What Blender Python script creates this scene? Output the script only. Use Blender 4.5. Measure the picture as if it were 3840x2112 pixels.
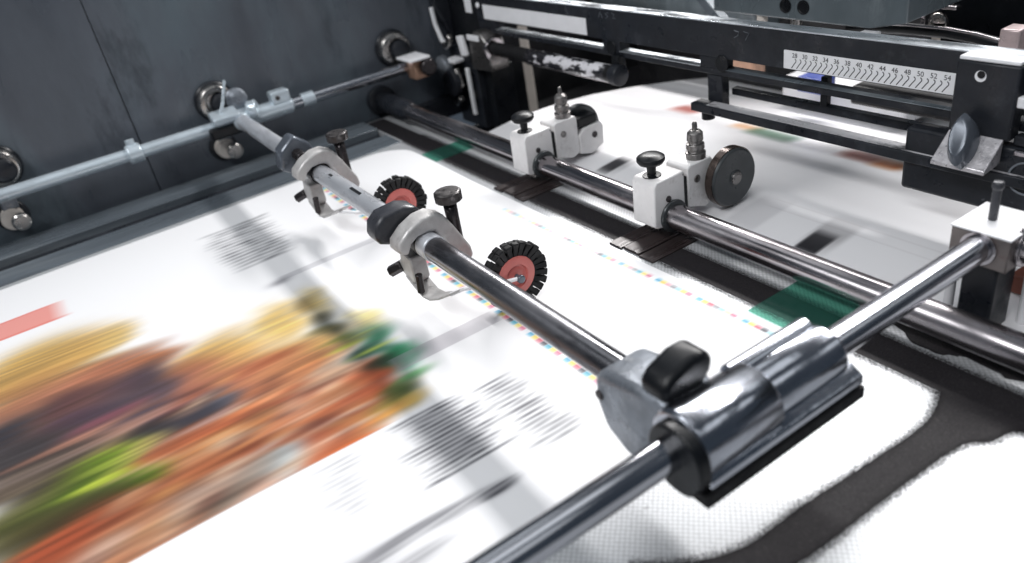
import bpy, bmesh, math, random
import numpy as np
from mathutils import Vector, Matrix

for o in list(bpy.data.objects):
    bpy.data.objects.remove(o)
scene = bpy.context.scene
col = scene.collection
U = 0.01            # the scene is written in centimetres
random.seed(7)
rng = np.random.default_rng(11)

# ------------------------------------------------------------------ camera
cam_d = bpy.data.cameras.new('camera')
cam = bpy.data.objects.new('camera', cam_d)
col.objects.link(cam)
right = Vector((0.54996602, 0.82036883, -0.15662807))
up = Vector((-0.34610614, 0.39454088, 0.85120388))
back = Vector((0.76009731, -0.41392327, 0.50091876))
m = Matrix((right, up, back)).transposed().to_4x4()
m.translation = Vector((0, 0, 30 * U))
cam.matrix_world = m
cam_d.sensor_width = 36
cam_d.lens = 26.809
cam_d.clip_start = 0.01
cam_d.clip_end = 60
cam_d.dof.use_dof = True
cam_d.dof.focus_distance = 0.56
cam_d.dof.aperture_fstop = 5.6
scene.camera = cam

# ------------------------------------------------------------------ world, lamps, exposure
world = bpy.data.worlds.new('World')
scene.world = world
world.use_nodes = True
bg = world.node_tree.nodes['Background']
bg.inputs[0].default_value = (0.62, 0.78, 1.0, 1)
bg.inputs[1].default_value = 0.08

def area_lamp(name, loc, target, sx, sy, power, color):
    d = bpy.data.lights.new(name, 'AREA')
    d.shape = 'RECTANGLE'
    d.size = sx
    d.size_y = sy
    d.energy = power
    d.color = color
    o = bpy.data.objects.new(name, d)
    col.objects.link(o)
    o.location = Vector(loc) * U
    dr = (Vector(target) - Vector(loc)).normalized()
    if abs(dr.z) > 0.999:
        o.rotation_euler = (0, 0, 0)
    else:
        z = -dr
        x = Vector((1, 0, 0)) - z * z.x
        x.normalize()
        y = z.cross(x)
        mm = Matrix((x, y, z)).transposed().to_4x4()
        mm.translation = Vector(loc) * U
        o.matrix_world = mm
    return o

for cx_ in (-230, -20, 190):
    for cy_ in (-170, 60, 290, 520):
        area_lamp('ceiling_lamp', (cx_, cy_, 260), (cx_, cy_, 0), 1.1, 1.3, 5.0, (0.95, 0.98, 1.0))
area_lamp('front_fill_lamp', (-20, -105, 170), (-30, 35, 0), 2.2, 0.3, 31, (0.98, 0.99, 1.0))  # unseen fill lamp added to brighten the sheets and front faces
area_lamp('tube_lamp', (-95, 135, 108), (-40, 18, 4), 1.9, 0.12, 43, (1.0, 0.98, 0.97))

scene.view_settings.view_transform = 'Standard'
scene.view_settings.look = 'None'
scene.view_settings.exposure = 0.0
scene.view_settings.gamma = 1.0
scene.view_settings.use_curve_mapping = False
scene.render.engine = 'CYCLES'
scene.cycles.use_denoising = True
scene.cycles.max_bounces = 8
scene.cycles.sample_clamp_indirect = 6.0

# ------------------------------------------------------------------ materials
def lin(c):
    c = c / 255.0
    return c / 12.92 if c <= 0.04045 else ((c + 0.055) / 1.055) ** 2.4

def rgb(r, g, b):
    return (lin(r), lin(g), lin(b), 1)

def mat(name, color, rough=0.5, metal=0.0, var=0.15, scale=40.0, stretch=(1, 1, 1), rvar=0.15,
        dark=None, dark_amt=0.0, dark_scale=25.0, bump=0.0, bump_scale=300.0, coat=0.0, spec=0.5, stains=()):
    """painted, metal or plastic surface with uneven colour, gloss, stains and a fine relief"""
    M = bpy.data.materials.new(name)
    M.use_nodes = True
    nt = M.node_tree
    N, L = nt.nodes, nt.links
    b = N['Principled BSDF']
    b.inputs['Metallic'].default_value = metal
    b.inputs['Coat Weight'].default_value = coat
    b.inputs['Coat Roughness'].default_value = 0.1
    b.inputs['Specular IOR Level'].default_value = spec
    tc = N.new('ShaderNodeTexCoord')
    mp = N.new('ShaderNodeMapping')
    mp.inputs['Scale'].default_value = stretch
    L.new(tc.outputs['Object'], mp.inputs['Vector'])
    n1 = N.new('ShaderNodeTexNoise')
    n1.inputs['Scale'].default_value = scale
    n1.inputs['Detail'].default_value = 6
    n1.inputs['Roughness'].default_value = 0.65
    L.new(mp.outputs[0], n1.inputs['Vector'])
    mr = N.new('ShaderNodeMapRange')
    mr.inputs[1].default_value = 0.3
    mr.inputs[2].default_value = 0.7
    mr.inputs[3].default_value = 1 - var
    mr.inputs[4].default_value = 1 + var
    L.new(n1.outputs['Fac'], mr.inputs[0])
    mx = N.new('ShaderNodeMix')
    mx.data_type = 'RGBA'
    mx.blend_type = 'MULTIPLY'
    mx.inputs[0].default_value = 1
    mx.inputs[6].default_value = color
    L.new(mr.outputs[0], mx.inputs[7])
    out = mx.outputs[2]
    if dark is not None:
        n2 = N.new('ShaderNodeTexNoise')
        n2.inputs['Scale'].default_value = dark_scale
        n2.inputs['Detail'].default_value = 8
        n2.inputs['Roughness'].default_value = 0.7
        L.new(mp.outputs[0], n2.inputs['Vector'])
        r2 = N.new('ShaderNodeMapRange')
        r2.inputs[1].default_value = 0.56
        r2.inputs[2].default_value = 0.68
        r2.inputs[3].default_value = 0
        r2.inputs[4].default_value = dark_amt
        L.new(n2.outputs['Fac'], r2.inputs[0])
        m2 = N.new('ShaderNodeMix')
        m2.data_type = 'RGBA'
        L.new(r2.outputs[0], m2.inputs[0])
        L.new(out, m2.inputs[6])
        m2.inputs[7].default_value = dark
        out = m2.outputs[2]
    for (sc_, sa, ss, lo, hi) in stains:
        n5 = N.new('ShaderNodeTexNoise')
        n5.inputs['Scale'].default_value = ss
        n5.inputs['Detail'].default_value = 7
        n5.inputs['Roughness'].default_value = 0.62
        L.new(mp.outputs[0], n5.inputs['Vector'])
        r5 = N.new('ShaderNodeMapRange')
        r5.inputs[1].default_value = lo
        r5.inputs[2].default_value = hi
        r5.inputs[4].default_value = sa
        L.new(n5.outputs['Fac'], r5.inputs[0])
        m5 = N.new('ShaderNodeMix')
        m5.data_type = 'RGBA'
        L.new(r5.outputs[0], m5.inputs[0])
        L.new(out, m5.inputs[6])
        m5.inputs[7].default_value = sc_
        out = m5.outputs[2]
    L.new(out, b.inputs['Base Color'])
    r3 = N.new('ShaderNodeMapRange')
    r3.inputs[1].default_value = 0.3
    r3.inputs[2].default_value = 0.7
    r3.inputs[3].default_value = max(0.02, rough - rvar * rough * 2)
    r3.inputs[4].default_value = min(1, rough + rvar * rough * 2)
    n3 = N.new('ShaderNodeTexNoise')
    n3.inputs['Scale'].default_value = scale * 1.7
    n3.inputs['Detail'].default_value = 4
    L.new(mp.outputs[0], n3.inputs['Vector'])
    L.new(n3.outputs['Fac'], r3.inputs[0])
    L.new(r3.outputs[0], b.inputs['Roughness'])
    if bump:
        n4 = N.new('ShaderNodeTexNoise')
        n4.inputs['Scale'].default_value = bump_scale
        n4.inputs['Detail'].default_value = 3
        L.new(tc.outputs['Object'], n4.inputs['Vector'])
        bp = N.new('ShaderNodeBump')
        bp.inputs['Strength'].default_value = bump
        bp.inputs['Distance'].default_value = 0.0006
        L.new(n4.outputs['Fac'], bp.inputs['Height'])
        L.new(bp.outputs[0], b.inputs['Normal'])
    return M

MT = {}
MT['wall'] = mat('dark_blue_paint', (0.086, 0.098, 0.118, 1), 0.42, 0, 0.3, 9, (1, 1, 0.35), 0.3, (0.02, 0.024, 0.032, 1), 0.7, 14, 0.25, 120, stains=[((0.105, 0.145, 0.165, 1), .75, 4.5, .5, .72), ((0.15, 0.17, 0.19, 1), .6, 26, .66, .74)])
MT['ledge'] = mat('grey_ledge_metal', (0.115, 0.135, 0.155, 1), 0.33, 0.2, 0.3, 14, (1, 0.15, 1), 0.3, stains=[((0.30, 0.33, 0.35, 1), .8, 9, .5, .68), ((0.03, 0.035, 0.045, 1), .7, 12, .54, .66)])
MT['dark'] = mat('dark_machine_paint', (0.014, 0.016, 0.021, 1), 0.42, 0, 0.35, 30, (1, 1, 1), 0.3, (0.05, 0.054, 0.065, 1), 0.5, 35, 0.2, 300, spec=0.35, stains=[((0.13, 0.135, 0.15, 1), .6, 90, .68, .75)])
MT['black'] = mat('black_plastic', (0.006, 0.007, 0.009, 1), 0.34, 0, 0.2, 50, bump=0.1, spec=0.28)
MT['rubber'] = mat('black_rubber', (0.007, 0.007, 0.008, 1), 0.6, 0, 0.25, 60, spec=0.3)
MT['steel'] = mat('worn_grey_steel', (0.40, 0.375, 0.39, 1), 0.2, 1, 0.2, 30, (0.2, 1, 1), 0.35, (0.10, 0.085, 0.09, 1), 0.6, 40, stains=[((0.70, 0.68, 0.69, 1), .6, 55, .6, .7)])
MT['worn'] = mat('blackened_steel_bar', (0.20, 0.20, 0.215, 1), 0.24, 0.95, 0.3, 26, (0.25, 1, 1), 0.4, (0.05, 0.045, 0.05, 1), 0.8, 38, 0.15, 200, stains=[((0.42, 0.40, 0.41, 1), .6, 60, .6, .7)])
MT['pale_bar'] = mat('pale_grey_bar', (0.60, 0.62, 0.66, 1), 0.36, 0.6, 0.12, 26, (0.25, 1, 1), 0.3, (0.2, 0.2, 0.22, 1), 0.5, 48, 0.1, 200)
MT['rod'] = mat('polished_rod', (0.54, 0.55, 0.59, 1), 0.17, 1, 0.12, 22, (1, 0.15, 1), 0.3, (0.12, 0.12, 0.15, 1), 0.4, 30, stains=[((0.6, 0.58, 0.6, 1), .5, 40, .62, .7)])
MT['blue_rod'] = mat('pale_painted_rod', (0.56, 0.635, 0.69, 1), 0.3, 0.45, 0.12, 30, (1, 0.2, 1), 0.2, (0.2, 0.22, 0.25, 1), 0.35, 40)
MT['cast'] = mat('light_cast_alloy', (0.50, 0.49, 0.485, 1), 0.5, 0.35, 0.18, 60, (1, 1, 1), 0.2, (0.22, 0.2, 0.2, 1), 0.5, 60, 0.35, 500)
MT['castgrey'] = mat('grey_cast_metal', (0.21, 0.23, 0.26, 1), 0.42, 0.5, 0.35, 35, (1, 1, 1), 0.3, (0.05, 0.058, 0.07, 1), 0.85, 38, 0.5, 260, stains=[((0.42, 0.43, 0.45, 1), .6, 80, .62, .7)])
MT['sleeve'] = mat('machined_sleeve', (0.46, 0.48, 0.53, 1), 0.17, 1, 0.2, 40, (1, 0.2, 1), 0.3, (0.10, 0.115, 0.15, 1), 0.75, 34, 0.15, 250, stains=[((0.03, 0.03, 0.035, 1), .8, 110, .66, .72), ((0.62, 0.62, 0.64, 1), .6, 70, .62, .7)])
MT['white'] = mat('white_enamel', (0.76, 0.745, 0.745, 1), 0.4, 0, 0.07, 50, (1, 1, 1), 0.2, (0.40, 0.36, 0.35, 1), 0.5, 45, 0.1, 200, stains=[((0.10, 0.09, 0.09, 1), .8, 130, .68, .74)])
MT['screw'] = mat('blackened_screw', (0.045, 0.04, 0.042, 1), 0.3, 0.7, 0.3, 90)
MT['rust'] = mat('worn_screw_head', (0.055, 0.05, 0.05, 1), 0.38, 0.5, 0.35, 90, (1, 1, 1), 0.3, (0.34, 0.32, 0.32, 1), 0.6, 90)
MT['red'] = mat('red_plastic', (0.60, 0.16, 0.14, 1), 0.42, 0, 0.08, 80)
MT['copper'] = mat('copper_block', (0.50, 0.31, 0.22, 1), 0.38, 0.6, 0.15, 60)
MT['chrome'] = mat('chromed_boss', (0.48, 0.46, 0.44, 1), 0.28, 1, 0.15, 60, dark=(0.15, 0.13, 0.12, 1), dark_amt=0.5, dark_scale=60)
MT['brown'] = mat('brown_foot_plate', (0.030, 0.022, 0.022, 1), 0.3, 0.2, 0.35, 18, (6, 0.4, 1), 0.3, (0.085, 0.06, 0.056, 1), 0.5, 30)
MT['disc'] = mat('dark_roller_face', (0.060, 0.066, 0.070, 1), 0.34, 0.4, 0.15, 40)
MT['disc_rim'] = mat('bronze_roller_rim', (0.10, 0.078, 0.07, 1), 0.25, 0.8, 0.2, 60)
MT['brass'] = mat('dull_spindle', (0.23, 0.22, 0.215, 1), 0.35, 0.9, 0.3, 120, dark=(0.07, 0.06, 0.06, 1), dark_amt=0.7, dark_scale=120)
MT['ink'] = mat('black_ink', (0.03, 0.03, 0.034, 1), 0.6)
MT['box'] = mat('grey_hammered_paint', (0.115, 0.14, 0.155, 1), 0.35, 0.2, 0.22, 14, (1, 1, 0.4), 0.3, (0.3, 0.34, 0.36, 1), 0.4, 20, 0.2, 200)
MT['label'] = mat('white_label', (0.82, 0.82, 0.84, 1), 0.45, 0, 0.04, 60)
MT['beam_edge'] = mat('bare_metal_edge', (0.66, 0.70, 0.74, 1), 0.3, 0.85, 0.2, 50, (0.3, 1, 1), 0.3)
MT['beige'] = mat('beige_panel', (0.62, 0.57, 0.52, 1), 0.4, 0, 0.1, 10)
MT['pink'] = mat('pinkish_post', (0.52, 0.42, 0.42, 1), 0.35, 0.4, 0.3, 40)
MT['blue'] = mat('blue_plastic', (0.03, 0.06, 0.30, 1), 0.4)
MT['brick'] = mat('red_brown_box', (0.26, 0.085, 0.055, 1), 0.5)
MT['slant'] = mat('silver_slant', (0.60, 0.58, 0.60, 1), 0.32, 0.6, 0.2, 120, dark=(0.3, 0.28, 0.3, 1), dark_amt=0.6, dark_scale=120, bump=0.3, bump_scale=700)
MT['postgrey'] = mat('dirty_steel_block', (0.17, 0.15, 0.145, 1), 0.4, 0.6, 0.25, 50, dark=(0.10, 0.05, 0.045, 1), dark_amt=0.7, dark_scale=50)
MT['knobgrey'] = mat('slate_knob', (0.11, 0.125, 0.15, 1), 0.22, 0.3, 0.2, 40)
MT['knob'] = mat('dark_slate_knob', (0.040, 0.042, 0.050, 1), 0.35, 0.1, 0.25, 60, dark=(0.10, 0.10, 0.11, 1), dark_amt=0.4, dark_scale=80)

def table_plate():
    """bright stippled steel plate"""
    M = bpy.data.materials.new('stippled_steel_plate')
    M.use_nodes = True
    N, L = M.node_tree.nodes, M.node_tree.links
    b = N['Principled BSDF']
    tc = N.new('ShaderNodeTexCoord')
    mp = N.new('ShaderNodeMapping')
    mp.inputs['Rotation'].default_value = (0, 0, math.radians(45))
    L.new(tc.outputs['Object'], mp.inputs['Vector'])
    v = N.new('ShaderNodeTexVoronoi')
    v.inputs['Scale'].default_value = 400
    v.inputs['Randomness'].default_value = 0.12
    L.new(mp.outputs[0], v.inputs['Vector'])
    r = N.new('ShaderNodeMapRange')
    r.inputs[1].default_value = 0.22
    r.inputs[2].default_value = 0.6
    r.inputs[3].default_value = 1.0
    r.inputs[4].default_value = 0.66
    L.new(v.outputs['Distance'], r.inputs[0])
    n = N.new('ShaderNodeTexNoise')
    n.inputs['Scale'].default_value = 14
    n.inputs['Detail'].default_value = 7
    L.new(tc.outputs['Object'], n.inputs['Vector'])
    r2 = N.new('ShaderNodeMapRange')
    r2.inputs[1].default_value = 0.3
    r2.inputs[2].default_value = 0.7
    r2.inputs[3].default_value = 0.86
    r2.inputs[4].default_value = 1.0
    L.new(n.outputs['Fac'], r2.inputs[0])
    mu = N.new('ShaderNodeMath')
    mu.operation = 'MULTIPLY'
    L.new(r.outputs[0], mu.inputs[0])
    L.new(r2.outputs[0], mu.inputs[1])
    mx = N.new('ShaderNodeMix')
    mx.data_type = 'RGBA'
    mx.blend_type = 'MULTIPLY'
    mx.inputs[0].default_value = 1
    mx.inputs[6].default_value = (0.60, 0.615, 0.635, 1)
    L.new(mu.outputs[0], mx.inputs[7])
    L.new(mx.outputs[2], b.inputs['Base Color'])
    n8 = N.new('ShaderNodeTexNoise')
    n8.inputs['Scale'].default_value = 70
    n8.inputs['Detail'].default_value = 5
    L.new(tc.outputs['Object'], n8.inputs['Vector'])
    r8 = N.new('ShaderNodeMapRange')
    r8.inputs[1].default_value = 0.69
    r8.inputs[2].default_value = 0.76
    r8.inputs[4].default_value = 0.7
    L.new(n8.outputs['Fac'], r8.inputs[0])
    m8 = N.new('ShaderNodeMix')
    m8.data_type = 'RGBA'
    L.new(r8.outputs[0], m8.inputs[0])
    L.new(mx.outputs[2], m8.inputs[6])
    m8.inputs[7].default_value = (0.12, 0.11, 0.11, 1)
    L.new(m8.outputs[2], b.inputs['Base Color'])
    b.inputs['Metallic'].default_value = 0.35
    b.inputs['Roughness'].default_value = 0.36
    bp = N.new('ShaderNodeBump')
    bp.inputs['Strength'].default_value = 0.10
    bp.inputs['Distance'].default_value = 0.0005
    L.new(v.outputs['Distance'], bp.inputs['Height'])
    L.new(bp.outputs[0], b.inputs['Normal'])
    return M
MT['plate'] = table_plate()
MT['strip'] = mat('dark_reflection', (0.019, 0.017, 0.019, 1), 0.6, 0, 0.2, 900, (1, 1, 1), 0.2, (0.05, 0.046, 0.046, 1), 0.6, 500, 0.3, 1500, spec=0.2)  # dark tone of the reflections painted on the table
MT['white_reflection'] = mat('white_reflection_rail', (0.62, 0.61, 0.63, 1), 0.35, 0.3, 0.1, 40, (.5, 1, 1), 0.2, (0.03, 0.03, 0.035, 1), 0.95, 45)  # reflection on the rail top painted white, with dark flecks
MT['shade'] = mat('shaded_machine_body', (0.012, 0.012, 0.014, 1), 0.5, 0, 0.4, 20)  # near-black; shade behind the beam put into the colour

def film(name, color):
    M = bpy.data.materials.new(name)
    M.use_nodes = True
    N, L = M.node_tree.nodes, M.node_tree.links
    N.remove(N['Principled BSDF'])
    tr = N.new('ShaderNodeBsdfTransparent')
    tr.inputs[0].default_value = color
    gl = N.new('ShaderNodeBsdfGlossy')
    gl.inputs['Roughness'].default_value = 0.12
    df = N.new('ShaderNodeBsdfDiffuse')
    df.inputs[0].default_value = (0.09, 0.27, 0.22, 1)
    m1 = N.new('ShaderNodeMixShader')
    m1.inputs[0].default_value = 0.14
    L.new(tr.outputs[0], m1.inputs[1])
    L.new(df.outputs[0], m1.inputs[2])
    m2 = N.new('ShaderNodeMixShader')
    m2.inputs[0].default_value = 0.05
    L.new(m1.outputs[0], m2.inputs[1])
    L.new(gl.outputs[0], m2.inputs[2])
    L.new(m2.outputs[0], N['Material Output'].inputs['Surface'])
    return M
MT['green'] = film('green_film', (0.66, 0.90, 0.83, 1))

def printed(name, rough, spec=0.3):
    M = bpy.data.materials.new(name)
    M.use_nodes = True
    N, L = M.node_tree.nodes, M.node_tree.links
    b = N['Principled BSDF']
    a = N.new('ShaderNodeAttribute')
    a.attribute_name = 'print'
    L.new(a.outputs['Color'], b.inputs['Base Color'])
    b.inputs['Roughness'].default_value = rough
    b.inputs['Specular IOR Level'].default_value = spec
    return M
MT['paper'] = printed('printed_paper', 0.45, 0.3)
MT['sheet'] = printed('printed_sheet', 0.30, 0.5)

# ------------------------------------------------------------------ mesh builder (centimetres)
def frame(d):
    d = Vector(d).normalized()
    a = Vector((0, 0, 1)) if abs(d.z) < 0.9 else Vector((0, 1, 0))
    u = d.cross(a).normalized()
    v = d.cross(u).normalized()
    return u, v

class MB:
    def __init__(self):
        self.v = []
        self.f = []

    def add(self, vs, fs):
        k = len(self.v)
        self.v += [Vector(p) for p in vs]
        self.f += [tuple(i + k for i in f) for f in fs]
        return self

    def box(self, x0, x1, y0, y1, z0, z1):
        vs = [(x, y, z) for x in (x0, x1) for y in (y0, y1) for z in (z0, z1)]
        return self.add(vs, [(0, 1, 3, 2), (4, 6, 7, 5), (0, 4, 5, 1), (2, 3, 7, 6), (0, 2, 6, 4), (1, 5, 7, 3)])

    def obox(self, c, ax, ay, az, sx, sy, sz):
        c = Vector(c); ax = Vector(ax).normalized(); ay = Vector(ay).normalized(); az = Vector(az).normalized()
        vs = [c + ax * sx * i / 2 + ay * sy * j / 2 + az * sz * k / 2 for i in (-1, 1) for j in (-1, 1) for k in (-1, 1)]
        return self.add(vs, [(0, 1, 3, 2), (4, 6, 7, 5), (0, 4, 5, 1), (2, 3, 7, 6), (0, 2, 6, 4), (1, 5, 7, 3)])

    def lathe(self, p0, d, prof, seg=40):
        """prof: (distance along d, radius)"""
        p0 = Vector(p0); d = Vector(d).normalized(); u, v = frame(d)
        vs, fs = [], []
        n = len(prof)
        for t, r in prof:
            for k in range(seg):
                a = 2 * math.pi * k / seg
                vs.append(p0 + d * t + (u * math.cos(a) + v * math.sin(a)) * r)
        for i in range(n - 1):
            for k in range(seg):
                k2 = (k + 1) % seg
                fs.append((i * seg + k, i * seg + k2, (i + 1) * seg + k2, (i + 1) * seg + k))
        fs.append(tuple(range(seg - 1, -1, -1)))
        fs.append(tuple((n - 1) * seg + k for k in range(seg)))
        return self.add(vs, fs)

    def cyl(self, p0, p1, r0, r1=None, seg=40):
        p0 = Vector(p0); p1 = Vector(p1)
        return self.lathe(p0, p1 - p0, [(0, r0), ((p1 - p0).length, r0 if r1 is None else r1)], seg)

    def ring(self, p0, d, r_in, r_out, t, seg=48):
        p0 = Vector(p0); d = Vector(d).normalized(); u, v = frame(d)
        vs, fs = [], []
        for tt, r in ((0, r_in), (0, r_out), (t, r_out), (t, r_in)):
            for k in range(seg):
                a = 2 * math.pi * k / seg
                vs.append(p0 + d * tt + (u * math.cos(a) + v * math.sin(a)) * r)
        for i in range(4):
            j = (i + 1) % 4
            for k in range(seg):
                k2 = (k + 1) % seg
                fs.append((i * seg + k, i * seg + k2, j * seg + k2, j * seg + k))
        return self.add(vs, fs)

    def prism(self, pts, plane, a, b):
        """pts: 2D outline in plane 'xz', 'yz' or 'xy', extruded from a to b on the third axis"""
        def P(p, t):
            if plane == 'xz': return (p[0], t, p[1])
            if plane == 'yz': return (t, p[0], p[1])
            return (p[0], p[1], t)
        n = len(pts)
        vs = [P(p, a) for p in pts] + [P(p, b) for p in pts]
        fs = [tuple(range(n)), tuple(range(2 * n - 1, n - 1, -1))]
        for i in range(n):
            j = (i + 1) % n
            fs.append((i, i + n, j + n, j))
        return self.add(vs, fs)

    def tube(self, pts, r, seg=16):
        pts = [Vector(p) for p in pts]
        vs, fs = [], []
        n = len(pts)
        for i, p in enumerate(pts):
            d = (pts[min(i + 1, n - 1)] - pts[max(i - 1, 0)])
            u, v = frame(d)
            for k in range(seg):
                a = 2 * math.pi * k / seg
                vs.append(p + (u * math.cos(a) + v * math.sin(a)) * r)
        for i in range(n - 1):
            for k in range(seg):
                k2 = (k + 1) % seg
                fs.append((i * seg + k, i * seg + k2, (i + 1) * seg + k2, (i + 1) * seg + k))
        fs.append(tuple(range(seg - 1, -1, -1)))
        fs.append(tuple((n - 1) * seg + k for k in range(seg)))
        return self.add(vs, fs)

    def strip(self, pts, w, t, wdir):
        """a bent flat strip through pts, w wide along wdir and t thick"""
        pts = [Vector(p) for p in pts]
        wd = Vector(wdir).normalized()
        vs, fs = [], []
        n = len(pts)
        for i, p in enumerate(pts):
            d = (pts[min(i + 1, n - 1)] - pts[max(i - 1, 0)]).normalized()
            nn = d.cross(wd).normalized()
            for a, b in ((-1, -1), (1, -1), (1, 1), (-1, 1)):
                vs.append(p + wd * w / 2 * a + nn * t / 2 * b)
        for i in range(n - 1):
            for k in range(4):
                k2 = (k + 1) % 4
                fs.append((i * 4 + k, i * 4 + k2, (i + 1) * 4 + k2, (i + 1) * 4 + k))
        fs.append((3, 2, 1, 0))
        fs.append(tuple((n - 1) * 4 + k for k in range(4)))
        return self.add(vs, fs)

def origin_of(p):
    """accumulated location of a chain of unrotated parents"""
    v = Vector((0, 0, 0))
    while p is not None:
        v += p.location
        p = p.parent
    return v

def link(name, mb, material, parent=None, bevel=0.06, smooth=True, angle=38, seg=2):
    me = bpy.data.meshes.new(name)
    if parent is None:
        xs = [p.x for p in mb.v]; ys = [p.y for p in mb.v]; zs = [p.z for p in mb.v]
        org = Vector(((min(xs) + max(xs)) / 2, (min(ys) + max(ys)) / 2, min(zs))) * U
        off = org
    else:
        org = Vector((0, 0, 0))
        off = origin_of(parent)
    me.from_pydata([p * U - off for p in mb.v], [], mb.f)
    bm = bmesh.new()
    bm.from_mesh(me)
    bmesh.ops.recalc_face_normals(bm, faces=bm.faces)
    bm.to_mesh(me)
    bm.free()
    me.materials.append(MT[material] if isinstance(material, str) else material)
    if smooth:
        me.polygons.foreach_set('use_smooth', [True] * len(me.polygons))
        me.set_sharp_from_angle(angle=math.radians(angle))
    o = bpy.data.objects.new(name, me)
    o.location = org
    col.objects.link(o)
    if parent is not None:
        o.parent = parent
    if bevel:
        bv = o.modifiers.new('bevel', 'BEVEL')
        bv.width = bevel * U
        bv.segments = seg
        bv.limit_method = 'ANGLE'
        bv.angle_limit = math.radians(38)
        bv.harden_normals = False
    return o

def tag(o, label, cat, group=None):
    o['label'] = label
    o['category'] = cat
    if group:
        o['group'] = group
    return o

def thing(name, label, cat, loc, group=None):
    o = bpy.data.objects.new(name, None)
    o.empty_display_size = 0.01
    col.objects.link(o)
    o.location = Vector(loc) * U
    return tag(o, label, cat, group)

def structure(name, mb, material, **k):
    o = link(name, mb, material, **k)
    o['kind'] = 'structure'
    return o

# ------------------------------------------------------------------ the setting: feed table
structure('feed_table', MB().prism([(-84, -60), (30, -60), (30, 41), (-95.3, 41), (-95.3, 34.2), (-84, 34.2)], 'xy', -3.0, 0.0), 'plate', bevel=0)
structure('machine_bed', MB().box(-97, 30, 41.2, 96, -14, -6), 'shade', bevel=0)

# ledge and guide strip between the table and the side panel
t = thing('side_ledge', 'long stepped grey metal ledge at the foot of the dark side panel', 'ledge', (-90, 0, 0))
link('ledge_top', MB().box(-95.4, -90.8, -60, 34.1, -3, 0.35), 'ledge', t)
link('groove', MB().box(-90.8, -88.2, -60, 34.1, -3, -0.5), 'dark', t, bevel=0)
link('guide_strip', MB().box(-88.2, -84.02, -60, 34.1, -3, 0.08), 'ledge', t)
link('base_channel', MB().box(-96.98, -95.4, -60, 58, -3, -0.3), 'dark', t, bevel=0)

# dark side panel of the machine
t = thing('side_wall', 'tall scuffed blue-grey painted machine panel with a thin vertical seam', 'machine panel', (-98, 0, 0))
link('panel_sheet', MB().box(-99, -97, -60, 7.62, -3, 34), 'wall', t)
link('panel_sheet', MB().box(-99, -97.0, 7.72, 56.2, -3, 34), 'wall', t)
link('shade_panel', MB().box(-99, -96.9, 56.3, 96, -8, 30), 'shade', t, bevel=0)  # near-black panel painting in the shade behind the beam
link('seam', MB().box(-98.9, -97.25, 7.62, 7.72, -3, 34), 'black', t, bevel=0)

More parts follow.
